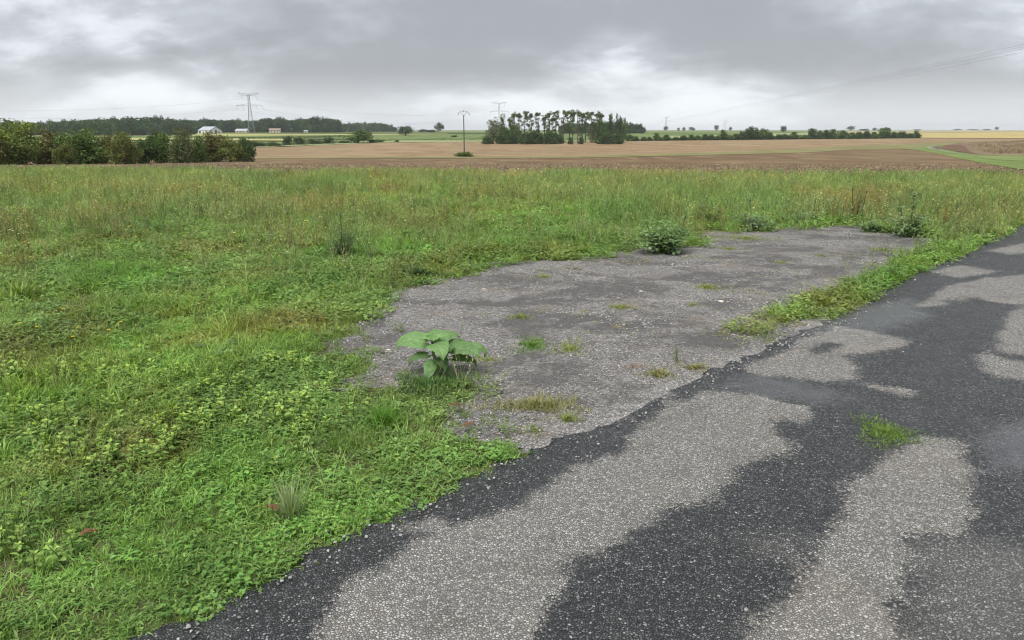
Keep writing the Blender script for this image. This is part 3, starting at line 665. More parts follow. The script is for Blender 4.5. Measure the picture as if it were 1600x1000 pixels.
# loose chippings on the gravel
def stone_mesh(seed, flat=.6):
    rr = random.Random(seed); bm = bmesh.new(); bmesh.ops.create_icosphere(bm, subdivisions=1, radius=1)
    for v_ in bm.verts: v_.co = v_.co * rr.uniform(.7, 1.15); v_.co.z *= flat
    vs_ = [v_.co.copy() for v_ in bm.verts]; fs = [[v_.index for v_ in f_.verts] for f_ in bm.faces]; bm.free(); return vs_, fs
m, t, b, o = newmat('chipping_inst'); q = NT(t); q.l(q.attr('tint', 'INSTANCER', 'Color'), b.inputs['Base Color']); b.inputs['Roughness'].default_value = .8; M['chip_inst'] = m
KX = protos('chipping', [mesh('chipping_kind', *stone_mesh(i), m) for i in range(4)])
def dx(x, y):
    r_ = rsd(x, y); g_ = np.clip(gsd(x, y) / .06 + 1, 0, 1); grit = np.clip(1 - np.abs(r_ + .06) / (.12 + .25 * vn(x, y, 1.7, 145)), 0, 1) * (.35 + .65 * g_)
    return np.interp(y, [3, 6, 10, 13], [1300, 900, 300, 150]) * np.maximum((r_ > .0) * g_ * np.clip((vn(x, y, 3.1, 141, 3) - .3) * 2.5, .1, 1), np.maximum(.7 * grit, .005 * (r_ < 0)))
p = sample(dx, (1300, 1150, 200)); n = len(p); g_ = rng.random(n)
tint = np.where((rng.random(n) < .05)[:, None], np.array([[.4, .38, .34]]), (.1 + .26 * g_)[:, None] * np.array([[1, .98, .97]]))
P = np.stack([p[:, 0], p[:, 1], np.where(rsd(p[:, 0], p[:, 1]) < .02, .034, .022)], 1)
scatter('loose_chippings', P, rng.uniform(0, 6.28, (n, 3)) * np.array([.1, .1, 1]), np.repeat((np.minimum(rng.gamma(2.2, .0018, n) + .0018, .009) * np.interp(p[:, 1], [4, 12], [1, 1.6]))[:, None], 3, 1), rng.integers(0, 4, n), tint, KX, 'loose grey chippings strewn over the gravel apron', 'gravel')

# ------------------------------------------------------------------ trees and shrubs
ORD = ['', 'first', 'second', 'third', 'fourth', 'fifth', 'sixth', 'seventh', 'eighth', 'ninth', 'tenth', 'eleventh', 'twelfth', 'thirteenth', 'fourteenth', 'fifteenth', 'sixteenth', 'seventeenth', 'eighteenth', 'nineteenth', 'twentieth']
def ordw(i):
    if i <= 20: return ORD[i]
    tens = {2: 'twenty', 3: 'thirty', 4: 'forty'}[i // 10]; return tens + '-' + ORD[i % 10] if i % 10 else {30: 'thirtieth', 40: 'fortieth'}[i]
def crown_mesh(lobes, K, cr, per, size, cols, seed, mat, shell=.5):
    g = np.random.default_rng(seed); lob = np.array(lobes, float); wt = lob[:, 3] * lob[:, 4] * lob[:, 5]; wt /= wt.sum()
    li = g.choice(len(lob), K, p=wt); d = g.normal(size=(K, 3)); d /= np.linalg.norm(d, axis=1)[:, None]
    c = lob[li, :3] + d * (g.uniform(shell ** 3, 1, K) ** (1 / 3))[:, None] * lob[li, 3:6]
    n = K * per; cc = np.repeat(c, per, 0) + np.clip(g.normal(size=(n, 3)), -1.5, 1.5) * cr; cc[:, 2] = np.maximum(cc[:, 2], .05)
    a = g.normal(size=(n, 3)); a /= np.linalg.norm(a, axis=1)[:, None]; b_ = np.cross(a, g.normal(size=(n, 3))); b_ /= np.linalg.norm(b_, axis=1)[:, None]
    s = (size * g.uniform(.6, 1.3, n))[:, None]
    v = np.stack([cc - a * s, cc - b_ * s * .55, cc + a * s, cc + b_ * s * .55], 1).reshape(-1, 3)
    f = np.arange(n * 4).reshape(n, 4)
    cols = np.array(cols); col = cols[np.repeat(g.integers(0, len(cols), K), per)] * g.uniform(.7, 1.3, (n, 1)) * np.repeat(g.uniform(.8, 1.2, (K, 1)), per, 0)
    return mesh('crown', v, f, mat, np.repeat(col, 4, 0))
def trunk_mesh(h, r0, limbs, seed, multi=1):
    rr = random.Random(seed); b_ = MB()
    for k in range(multi):
        dx_, dy_ = (rr.uniform(-.25, .25) * h * .6, rr.uniform(-.25, .25) * h * .6) if multi > 1 else (rr.uniform(-.03, .03) * h, rr.uniform(-.03, .03) * h)
        b_.tube([(0, 0, -.3), (dx_ * .3, dy_ * .3, h * .35), (dx_ * .7, dy_ * .7, h * .7), (dx_, dy_, h)], [r0, r0 * .75, r0 * .5, r0 * .15], 6)
    for (z, a, ln, up) in limbs:
        p0 = Vector((0, 0, z)); e_ = p0 + Vector((math.cos(a) * ln, math.sin(a) * ln, up)); b_.tube([p0, p0.lerp(e_, .5) + Vector((0, 0, -.05 * ln)), e_], [r0 * .4, r0 * .28, r0 * .08], 5)
    return b_.mesh('trunk', M['bark'])
GREEN = [(0.094, 0.150, 0.044), (0.119, 0.181, 0.056), (0.075, 0.125, 0.037)]
DARK = [(.058, .10, .036), (.075, .118, .043), (.05, .085, .033)]
OLIVE = [(0.163, 0.175, 0.062), (0.138, 0.163, 0.056), (0.119, 0.150, 0.050)]
RUST = [(.15, .135, .06), (.135, .14, .06), (.12, .14, .05)]
YEL = [(0.200, 0.250, 0.069), (0.150, 0.200, 0.062), (0.125, 0.175, 0.050)]
GREYG = [(0.163, 0.181, 0.094), (0.138, 0.163, 0.081), (0.119, 0.150, 0.069)]
TM = {}
def shrub_kind(cname, cols, seed, K=46, per=75, size=.13, cr=.34):     # unit: 4 m wide, 4 m tall
    key = ('shrub', cname, seed)
    if key not in TM:
        rr = random.Random(seed); lobes = [(0, 0, 1.5, 1.7, 1.5, 1.5)] + [(rr.uniform(-1, 1), rr.uniform(-.8, .8), rr.uniform(1.2, 2.8), rr.uniform(.7, 1.1), rr.uniform(.7, 1.), rr.uniform(.7, 1.2)) for _ in range(5)] + [(rr.uniform(-.5, .5), 0, 3.1, .9, .9, .8)]
        limbs = [(rr.uniform(.3, 1.2), rr.uniform(0, 6.28), rr.uniform(.6, 1.3), rr.uniform(.8, 1.8)) for _ in range(6)]
        TM[key] = (trunk_mesh(2.8, .09, limbs, seed, 4), crown_mesh(lobes, K, cr, per, size, cols, seed, M['treeleaf'], .45))
    return TM[key] + (4.0, 4.0)
def oak_kind(cname, cols, seed, K=60, per=26, size=.42, cr=.75):        # unit: 10 m wide, 11 m tall
    key = ('oak', cname, seed)
    if key not in TM:
        rr = random.Random(seed); lobes = [(0, 0, 6, 4.2, 4.2, 3.6)] + [(rr.uniform(-2.6, 2.6), rr.uniform(-2.6, 2.6), rr.uniform(4.5, 9), rr.uniform(1.6, 2.6), rr.uniform(1.6, 2.6), rr.uniform(1.4, 2.2)) for _ in range(6)]
        limbs = [(rr.uniform(2, 5), rr.uniform(0, 6.28), rr.uniform(1.5, 3), rr.uniform(1.5, 3)) for _ in range(6)]
        TM[key] = (trunk_mesh(7.5, .36, limbs, seed), crown_mesh(lobes, K, cr, per, size, cols, seed, M['treeleaf'], .4))
    return TM[key] + (10.0, 11.0)
def poplar_kind(cname, cols, seed):                                      # unit: 4.2 m wide, 18 m tall, thin
    key = ('poplar', cname, seed)
    if key not in TM:
        rr = random.Random(seed); lobes = []; limbs = []
        for k in range(9):
            z = 5.5 + k * 1.35 + rr.uniform(-.5, .5); a = rr.uniform(0, 6.28); r_ = rr.uniform(.3, 1.5)
            lobes.append((math.cos(a) * r_, math.sin(a) * r_, z, rr.uniform(.5, 1.), rr.uniform(.5, 1.), rr.uniform(.8, 1.5))); limbs.append((z - 1.4, a, r_, 1.3))
        for k in range(3): lobes.append((rr.uniform(-.6, .6), rr.uniform(-.6, .6), 15.2 + rr.uniform(0, 1.8), 1.1, 1.1, 1.0))
        TM[key] = (trunk_mesh(17.3, .28, limbs, seed), crown_mesh(lobes, 36, .38, 32, .28, cols, seed, M['treeleaf'], .2))
    return TM[key] + (4.2, 18.0)
def willow_kind(cname, cols, seed):                                      # unit: 10 m wide, 14 m tall, leafy to the ground
    key = ('willow', cname, seed)
    if key not in TM:
        rr = random.Random(seed); lobes = [(0, 0, 5, 4, 4, 4.5)] + [(rr.uniform(-2.8, 2.8), rr.uniform(-2, 2), rr.uniform(2, 12), rr.uniform(1.4, 2.4), rr.uniform(1.4, 2.4), rr.uniform(1.4, 2.4)) for _ in range(8)] + [(rr.uniform(-1, 1), 0, 11.6, 2.3, 2.3, 2.2), (rr.uniform(-1, 1), 0, 9, 3, 3, 3)]
        limbs = [(rr.uniform(2, 6), rr.uniform(0, 6.28), rr.uniform(1.5, 3), rr.uniform(2, 4)) for _ in range(7)]
        TM[key] = (trunk_mesh(11, .4, limbs, seed), crown_mesh(lobes, 80, .7, 30, .36, cols, seed, M['treeleaf'], .4))
    return TM[key] + (10.0, 14.0)
def tree(name, kind, px, ytop, wpx, dist=None, ybase=None, label='', cat='tree', group=None, sink=.0):
    b_ = G(px, ybase) if dist is None else None
    if b_ is None:
        d_ = ray(px, 206); b_ = Vector((d_[0] * dist, dist, H(dist)))
    tm, cm, w0, h0 = kind
    h = TOP(px, ytop, b_.y) - b_.z; wd = wpx * b_.y / (FPX * _ca)
    e_ = empty(name, (b_.x, b_.y, b_.z - sink), random.uniform(0, 6.28)); e_.scale = (wd / w0, wd / w0, h / h0)
    link('trunk', tm, e_); link('crown', cm, e_); tag(e_, label, cat, group); return e_

LH = [(-14, 197, 40, 'olive', OLIVE), (28, 189, 66, 'yellow-green', YEL), (66, 203, 58, 'brownish olive', RUST), (95, 221, 34, 'low olive', OLIVE), (126, 198, 58, 'rounded green', GREEN), (160, 211, 46, 'reddish brown', RUST), (190, 206, 42, 'olive', OLIVE), (222, 214, 46, 'dark green', DARK), (250, 207, 40, 'olive green', GREEN), (281, 200, 40, 'tall grey-green', GREYG), (303, 212, 30, 'bright green', GREEN), (330, 203, 44, 'reddish brown', RUST), (356, 217, 40, 'low olive', OLIVE), (380, 216, 32, 'dark green', DARK)]
for i, (px, yt, wp, cn, cs) in enumerate(LH):
    tree('hedge_shrub', shrub_kind(cn, cs, 100 + i % 7, 60, 90), px, yt - 2, wp * 1.12, float(np.interp(px, [0, 200, 390], [84, 92, 118])) + (i % 3) * 2.5, None, '%s shrub, %s from the left in the broad hedge at the left edge' % (cn, ordw(i + 1)), 'shrub', 'shrubs of the near left hedge', .2)
k = 0
for (px, yt, wp, yb, cs) in [(22, 224, 60, 257.4, OLIVE), (108, 226, 44, 256.6, DARK), (142, 224, 44, 256, DARK), (205, 226, 44, 255, GREEN), (266, 224, 44, 253.6, DARK), (318, 226, 40, 252, GREEN), (368, 226, 36, 251, GREEN)]:
    k += 1; tree('low_shrub', shrub_kind('front', cs, 120 + k % 3, 50, 80), px, yt, wp, None, yb, 'low dark bush at the foot of the left hedge, %s from the left' % ordw(k), 'shrub', 'low bushes along the foot of the left hedge', .2)
MID = [(402, 219, 34, 229.5, DARK), (428, 221, 34, 228.4, DARK), (450, 212.5, 20, 226.6, DARK), (470, 213, 24, 226, GREEN), (492, 216, 26, 225.4, DARK), (514, 214, 24, 224.6, DARK), (538, 219, 18, 224, DARK), (582, 216, 18, 223.4, GREEN), (596, 218.4, 14, 222.6, OLIVE), (620, 217.4, 8, 222.2, RUST)]
for i, (px, yt, wp, yb, cs) in enumerate(MID):
    tree('field_bush', shrub_kind('mid', cs, 130 + i % 3, 40, 40, .2, .4), px, yt, wp, None, yb, 'bush on the far field edge beyond the left hedge, %s from the left' % ordw(i + 1), 'bush', 'bushes on the field edge at centre left', .2)
tree('field_tree', oak_kind('a', GREEN, 1), 560, 195.5, 50, None, 223.6, 'round bushy green tree standing among the bushes at centre left', 'tree', None, 1.2)
tree('field_tree', oak_kind('d', DARK, 2), 634, 192.5, 27, None, 212.5, 'lone dark round tree in the green field left of the utility pole', 'tree', None, 1)
tree('field_tree', oak_kind('d', DARK, 3), 661, 200.5, 17, 1050, None, 'small dark tree left of the taller skyline tree near the pole', 'tree', None, 1)
tree('field_tree', oak_kind('d', DARK, 4), 686, 190.5, 16, 1050, None, 'dark upright skyline tree just left of the utility pole', 'tree', None, 1)
tree('field_bush', shrub_kind('mid', DARK, 130, 40, 40, .2, .4), 674, 202.5, 20, 1052, None, 'low dark bush between two skyline trees left of the pole', 'bush')
tree('field_bush', shrub_kind('mid', RUST, 131, 40, 40, .2, .4), 710, 211, 12, None, 214.3, 'small brownish bush in the green field beside the utility pole', 'bush')

# the clump and row of poplars in the middle
for i, (px, yt, wp, cs) in enumerate([(770, 179.5, 27, GREYG), (787, 176, 17, GREEN), (799, 188, 22, GREEN), (807, 188, 20, GREYG)]):
    tree('bushy_tree', willow_kind('w', cs, 200 + i), px, yt, wp * 1.1, 385 + i * 2, None, 'leafy grey-green tree, %s from the left in the clump left of the poplars' % ordw(i + 1), 'tree', 'leafy trees left of the poplars', .3)
PO = [(797, 182), (803, 175), (811, 174.5), (820, 172), (830, 175), (841, 172), (851, 178), (858, 174), (863, 181), (869, 171.5), (881, 170), (890, 169.5), (895, 170), (903, 171.5), (910, 174.5), (915, 173.5), (924, 172.5), (931, 174), (937, 172.5)]
for i, (px, yt) in enumerate(PO):
    tree('poplar', poplar_kind('p', [GREEN, GREYG, GREEN][i % 3], 300 + i % 6), px, yt, 13, 400 + (i % 4) * 5, None, 'slender open poplar, %s from the left in the tall row' % ordw(i + 1), 'tree', 'poplars in the tall row', .3)
for i, (px, yt, wp) in enumerate([(953, 176.5, 17), (966, 174.5, 16), (975, 182, 11), (926, 190, 18), (943, 185, 15)]):
    tree('copse_tree', willow_kind('c', [DARK, DARK, GREEN, GREYG, GREEN][i], 210 + i), px, yt, wp, 398 + i * 3, None, ['tall dark tree next right of the poplar row', 'tall dark tree with a knobbly top at the right end of the copse', 'narrow green tree at the right edge of the copse', 'broad grey-green tree under the right poplars', 'green tree between the poplars and the tall dark pair'][i], 'tree', 'trees at the right of the poplars', .3)
UB = [(822, 203, 24), (835, 202, 26), (848, 208, 20), (860, 201, 22), (868, 206, 14), (877, 210, 12), (892, 212, 10), (908, 212, 10), (938, 205, 24), (950, 203, 24), (966, 207, 20), (760, 210, 16), (784, 208, 20), (802, 205, 24)]
for i, (px, yt, wp) in enumerate(sorted(UB)):
    tree('undergrowth_bush', shrub_kind('u', DARK, 140 + i % 3, 40, 40, .2, .4), px, yt, wp, 378 + (i % 3) * 3, None, 'dark bush under the poplars, %s from the left' % ordw(i + 1), 'bush', 'bushes under the poplars', .3)
# hedge beyond the ploughed land, right of the copse
RH = [(984, 209, 13), (994, 213, 10), (1006, 212, 9), (1015, 213.5, 8), (1026, 207.5, 12), (1036, 213.5, 8), (1042, 210.5, 10), (1056, 212, 9), (1067, 211, 11), (1079, 210, 13), (1090, 210.5, 12), (1101, 209.5, 12), (1111, 208, 9), (1119, 212, 10), (1130, 203, 14), (1141, 210, 12), (1150, 209, 12), (1160, 202.5, 12), (1171, 198, 17), (1182, 203, 13), (1191, 200, 14), (1203, 207, 12), (1217, 207.5, 12), (1228, 209, 12), (1240, 206, 14), (1257, 210, 12), (1270, 202, 13), (1280, 201.5, 8), (1290, 203, 12), (1300, 202, 14), (1316, 203, 17), (1330, 207, 12), (1341, 203.5, 11), (1352, 204.5, 13), (1366, 206, 13), (1383, 199, 18), (1396, 206, 12), (1408, 203, 14), (1420, 208, 12), (1431, 204.5, 12)]
for i, (px, yt, wp) in enumerate(RH):
    yb = np.interp(px, [980, 1440], [220.6, 215.9])
    tree('hedge_shrub', shrub_kind('r', DARK if i % 4 else GREEN, 150 + i % 5, 40, 45, .24, .4), px, yt, wp * 1.25, None, yb, 'shrub in the long thin hedge right of the copse, %s from the left' % ordw(i + 1), 'shrub', 'shrubs of the far right hedge', .3)
# skyline trees
SK = [(1040, 195, 8, 2000, 'small round tree below the first pylon right of the copse'), (1060, 198, 5, 2000, 'tiny skyline tree, first right of the one below the pylon'), (1068, 197, 6, 2000, 'tiny skyline tree, second right of the one below the pylon'), (1081, 196.5, 10, 2000, 'low wide skyline tree, third right of the one below the pylon'), (1119, 193.8, 8, 2000, 'small dark ball-shaped tree on the skyline above the hedge'), (1141, 196.5, 6, 2100, 'pale flat-topped tiny tree just right of the ball-shaped one'), (1182, 196.5, 6, 1600, 'small tree peeping over the tallest shrubs of the right hedge'), (1224, 194, 11, 1150, 'tall round field tree above the right hedge'), (1267, 197.5, 10, 1250, 'round field tree, next right of the tall round one'), (1329, 195, 13, 2300, 'large grey dome-shaped tree on the right skyline'), (1350, 200, 16, 2300, 'low wide tree just right of the grey dome-shaped one'), (1366, 198, 8, 2300, 'small dark tree on the skyline left of the hedge end'), (1384, 197.5, 13, 2000, 'tree behind the tallest bush near the hedge end'), (1433, 200.8, 12, 2600, 'low tree on the skyline above the right end of the hedge'), (1495, 200.4, 14, 3000, 'pale low tree, first on the far skyline over the yellow field'), (1520, 200.6, 16, 3000, 'pale low tree, second on the far skyline over the yellow field'), (1541, 200.6, 14, 3000, 'pale low tree, third on the far skyline over the yellow field'), (1557, 196.5, 7, 3000, 'tallest pale tree on the far skyline over the yellow field'), (1300, 201, 10, 2300, 'low bush-like tree on the skyline left of the grey dome')]
for i, (px, yt, wp, ds_, lb) in enumerate(SK):
    tree('skyline_tree', oak_kind('s', DARK, 5 + i % 3), px, yt, wp, ds_, None, lb, 'tree', 'small trees along the skyline', 2.2)
# low dark hedge lines between the far fields
def hedgeline(pxs, hpx, label, dens=1.2):
    P = [G(*p_) for p_ in pxs]; g = np.random.default_rng(len(label)); vs_ = []; cs = []
    for a, b_ in zip(P, P[1:]):
        ln = (b_ - a).length; n = int(ln * dens * 8); t = g.random(n)[:, None]; c = np.array(a)[None] * (1 - t) + np.array(b_)[None] * t
        hm = hpx * a.y / FPX; z = g.random(n) * hm; c[:, 2] = H(c[:, 1]) + z; c[:, :2] += g.normal(size=(n, 2)) * hm * .35
        A = g.normal(size=(n, 3)); A /= np.linalg.norm(A, axis=1)[:, None]; B = np.cross(A, g.normal(size=(n, 3))); B /= np.linalg.norm(B, axis=1)[:, None]; s = hm * .22
        vs_.append(np.stack([c - A * s, c - B * s * .6, c + A * s, c + B * s * .6], 1).reshape(-1, 3)); cs.append(np.repeat(np.array([[.04, .065, .025]]) * g.uniform(.7, 1.3, (n, 1)), 4, 0))
    v_ = np.concatenate(vs_); tag(link('hedge_line', mesh('hedge_line', v_, np.arange(len(v_)).reshape(-1, 4), M['treeleaf'], np.concatenate(cs))), label, 'hedge', kind='stuff')
hedgeline([(590, 219.6), (680, 219), (760, 218)], 2.2, 'thin dark hedge line between the green fields behind the utility pole')
hedgeline([(330, 218.2), (420, 217.6), (500, 215.5), (545, 214.5)], 3.6, 'long low dark hedge across the pale field at centre left')
hedgeline([(395, 229), (440, 228), (520, 225), (560, 223.8)], 4, 'low dark hedge bordering the tan field at centre left', 2)
hedgeline([(980, 220.6), (1100, 219.2), (1260, 217.9), (1436, 216.1)], 3, 'low undergrowth running along the foot of the right hedge', 2)

# far woods: one mass of trees each
def wood(name, rows, label):
    P = []; S_ = []
    for (x0, x1, dist, prof, step_) in rows:
        px = x0
        while px < x1:
            dd = dist * random.uniform(.985, 1.03); d_ = ray(px, 206); top = TOP(px, np.interp(px, [a for a, _ in prof], [b_ for _, b_ in prof]) + random.uniform(-1.6, 1.4), dd)
            h = max(4, top - H(dd)); P.append((d_[0] * dd, dd, H(dd) - 1.4)); wd = random.uniform(10, 17) * max(.6, h / 15); S_.append((wd / 10, wd / 10, (h + 1.2) / 11)); px += step_ * random.uniform(.6, 1.3)
    n = len(P); tints = rng.uniform(.75, 1.2, (n, 1)) * np.array([[1, 1, 1.0]]) * rng.uniform(.92, 1.1, (n, 3))
    scatter(name, np.array(P), np.stack([np.zeros(n), np.zeros(n), rng.uniform(0, 6.28, n)], 1), np.array(S_), rng.integers(0, 4, n), tints, KWD, label, 'wood')
WK = []
for i in range(4):
    rr = random.Random(900 + i); lobes = [(0, 0, 5, 4.4, 4.4, 4.6)] + [(rr.uniform(-2.8, 2.8), rr.uniform(-2.8, 2.8), rr.uniform(4, 9), 2.2, 2.2, 2.0) for _ in range(6)]
    WK.append(crown_mesh(lobes, 55, .75, 22, .55, [(.055, .098, .04), (.066, .11, .044), (.046, .083, .036)], 900 + i, M['tree_inst'], .4))
KWD = protos('woodland_tree', WK)
LP1 = [(-300, 190), (0, 189), (40, 191), (90, 189), (200, 189.5), (300, 190)]
LP2 = [(-300, 190), (100, 188), (150, 183.5), (180, 181.5), (220, 180.5), (262, 182), (280, 185), (340, 186), (380, 186)]
wood('far_wood', [(-300, 300, 720, LP1, 7), (-300, 300, 745, LP1, 7), (80, 300, 800, LP2, 7)], 'dark green wood stretching behind the left hedge and barn')
LP3 = [(280, 187.5), (330, 185), (400, 187), (425, 182.5), (450, 186), (498, 182.5), (520, 184.5), (530, 189), (545, 193)]
wood('far_wood', [(285, 535, 1010, LP3, 6), (285, 535, 1050, LP3, 6), (290, 530, 1000, [(290, 193), (530, 195)], 7)], 'dark wood behind the large pylon at left')
LP4 = [(535, 193.5), (560, 190.5), (590, 191), (610, 194), (622, 199)]
wood('far_wood', [(538, 618, 1350, LP4, 5), (538, 618, 1400, LP4, 5)], 'smaller wood on the skyline right of the large pylon')
LP5 = [(872, 198), (885, 192), (960, 190.5), (985, 191.5), (1000, 193.5), (1008, 198)]
wood('far_wood', [(878, 1004, 880, LP5, 5), (876, 1006, 910, LP5, 5), (878, 1004, 870, [(870, 200), (1010, 200)], 6)], 'dense dark wood behind the poplar row')

# ------------------------------------------------------------------ pylons, cables, pole
def make_pylon():
    root = empty('pylon', (0, 0, 0))
    b_ = MB(); lv = [(0, 4.2), (9, 3.2), (17, 2.5), (24, 1.9), (30, 1.45), (35, 1.25), (40, 1.1), (44, 1.0), (47, .9)]; R_ = .145
    for sx in (-1, 1):
        for sy in (-1, 1): b_.tube([(sx * w_, sy * w_, z) for z, w_ in lv], R_ * 1.3, 4)
    for (z0, w0), (z1, w1) in zip(lv, lv[1:]):
        for ax in (0, 1):
            for s_ in (-1, 1):
                P_ = lambda u, w_, z: (u * w_, s_ * w_, z) if ax == 0 else (s_ * w_, u * w_, z)
                b_.tube([P_(-1, w0, z0), P_(1, w1, z1)], R_ * .7, 4); b_.tube([P_(1, w0, z0), P_(-1, w1, z1)], R_ * .7, 4); b_.tube([P_(-1, w1, z1), P_(1, w1, z1)], R_ * .7, 4)
    b_.build('lattice_tower', M['steel'], root)
    for (z, half, dz, w_, inner) in ((33, 15.5, 2.6, 1.3, 8), (47, 12.5, -1.6, .9, 8.5)):
        a = MB()
        for s_ in (-1, 1):
            for sy in (-1, 1):
                if dz > 0:
                    a.tube([(s_ * w_, sy * w_, z), (s_ * half, 0, z)], R_, 4); a.tube([(s_ * w_, sy * w_, z + dz), (s_ * half, 0, z + .1)], R_, 4)
                else:
                    a.tube([(s_ * w_, sy * w_, z + dz), (s_ * half, 0, z + 1.4)], R_, 4); a.tube([(s_ * w_, sy * w_, z), (s_ * half, 0, z + 1.6)], R_, 4); a.tube([(s_ * w_, sy * w_, z + dz), (s_ * inner, 0, z + dz)], R_, 4); a.tube([(s_ * inner, 0, z + dz), (s_ * half, 0, z + 1.4)], R_, 4)
            for k in range(1, 6):
                t0 = k / 6; x = s_ * (w_ + (half - w_) * t0); a.tube([(x, 0, z if dz > 0 else z + dz + (1.6 - dz) * 0 + t0 * 2.8), (x, 0, z + dz * (1 - t0) if dz > 0 else z + t0 * 1.5)], R_ * .7, 4)
        arm_ = a.build('crossarm', M['steel'], root)
        for s_ in (-1, 1):
            for x in ((half, inner) if dz > 0 else (inner,)):
                i_ = MB(); zz_ = z if dz > 0 else z + dz
                i_.tube([(s_ * x, 0, zz_), (s_ * x + .5, 0, zz_ - 2), (s_ * x + 1.1, 0, zz_ - 4.3)], .16, 5); i_.build('insulator', M['steel'], arm_)
    return root
pyl = make_pylon()
PY = [(393, 960, 1.0, 'large lattice pylon standing before the wood at left'), (780, 1300, 1.0, 'lattice pylon rising behind the leafy clump left of the poplars'), (1040, 2600, .92, 'faint pylon on the skyline just right of the copse'), (1132, 3500, .85, 'faint tiny pylon on the skyline above the tallest hedge shrubs')]
pos = []
for i, (px, ds_, s_, lb) in enumerate(PY):
    o_ = pyl if i == 0 else copy_tree(pyl); d_ = ray(px, 206); o_.location = (d_[0] * ds_, ds_, H(ds_) - .3); o_.scale = (s_,) * 3; o_.rotation_euler = (0, 0, R([12, 0, -20, -25][i]))
    tag(o_, lb, 'pylon', 'electricity pylons'); pos.append(o_)
def cable(a, b_, sag, rad, label, group):
    m_ = MB(); a = Vector(a); b_ = Vector(b_); pts = []
    for i in range(33):
        t_ = i / 32; p_ = a.lerp(b_, t_); p_.z -= sag * 4 * t_ * (1 - t_); pts.append(p_)
    m_.tube(pts, rad, 5); tag(m_.build('power_cable', M['cable']), label, 'cable', group)
def tip(o_, x, z): return Matrix.LocRotScale(o_.location, o_.rotation_euler, o_.scale) @ Vector((x, 0, z))
for (x, z, lb) in ((16.6, 28.8, 'lowest right cable'), (-14.4, 28.8, 'lowest left cable'), (9.6, 41, 'upper cable')):
    cable(tip(pos[0], x, z), tip(pos[1], x, z), 17, .07, '%s slung between the large pylon and the one by the poplars' % lb, 'cables between the pylons')
for (x, z, lb) in ((-14.4, 28.8, 'lower'), (-7.4, 41, 'upper')):
    P0 = tip(pos[0], x, z); d_ = ray(-420, 168 if z < 40 else 160); cable(P0, (d_[0] * 760, 760, EYE + d_[2] * 760 + 4), 13, .06, '%s cable running from the large pylon out past the left edge' % lb, 'cables left of the large pylon')
pn = copy_tree(pyl); D2 = 250; d_ = ray(1850, 206); pn.location = (d_[0] * D2, D2, H(D2)); pn.rotation_euler = (0, 0, R(-35)); pn.scale = (1, 1, 1); tag(pn, 'nearest pylon, out beyond the right edge, carrying the cables over the fields', 'pylon', 'electricity pylons')
for i, (y1, y2, lb) in enumerate([(66, 191.5, 'highest'), (71, 192, 'second highest'), (75, 192.5, 'third highest'), (82, 193.5, 'lowest')]):
    dA = ray(1020 + i * 2, y2); dB = ray(1850, y1 - 52); Da = 2300
    cable((dA[0] * Da, Da, EYE + dA[2] * Da), (dB[0] * D2, D2, EYE + dB[2] * D2), 2.5, .04, '%s of the cables slanting up the sky to the right edge' % lb, 'cables in the right sky')

pb = G(725.5, 245); root = empty('utility_pole', pb); tag(root, 'tall utility pole with forked arched head standing in the ploughed land', 'utility pole')
hp = TOP(725, 180, pb.y) - pb.z; top = Vector((0, 0, hp)); u_ = pb.y / FPX
a = MB(); a.tube([(0, 0, -.5), (0, 0, hp * .5), (0, 0, hp)], [.17, .14, .11], 10); a.build('pole', M['pole_wood'], root)
a = MB()
for s_ in (-1, 1): a.tube([(0, 0, hp - .3), (s_ * 5 * u_, 0, hp + 5 * u_)], .045, 6)
a.tube([(s_ * u_, 0, hp + z * u_) for s_, z in ((-8.2, 2.2), (-7.6, 4.4), (-5.2, 5.0), (-2.6, 6.0), (0, 6.6), (2.6, 6.0), (5.2, 5.0), (7.6, 4.4), (8.2, 2.2))], .045, 6); brk_ = a.build('arched_bracket', M['steel'], root)
for x, z in ((-8.2, 2.2), (8.2, 2.2), (0, 6.6)):
    a = MB(); a.tube([(x * u_, 0, hp + z * u_), (x * u_, 0, hp + z * u_ - .35)], [.1, .07], 8); a.build('insulator', M['insulator'], brk_)
for px, y0, yb, lb in ((568.5, 194, 223.8, 'thin far pole beside the round bushy tree at centre left'), (457, 200.5, 216, 'thin far pole with short crossbar over the pale field'), (631.5, 201, 213, 'thin pale pole against the lone round tree')):
    b_ = G(px, yb); r_ = empty('far_pole', b_); h = TOP(px, y0, b_.y) - b_.z; tag(r_, lb, 'utility pole', 'thin far poles')
    a = MB(); a.tube([(0, 0, -.4), (0, 0, h)], [.2, .13], 7); a.build('pole', M['steel'], r_); a = MB(); a.tube([(-1.2, 0, h - .4), (1.2, 0, h - .4)], .08, 5); a.build('crossbar', M['steel'], r_)

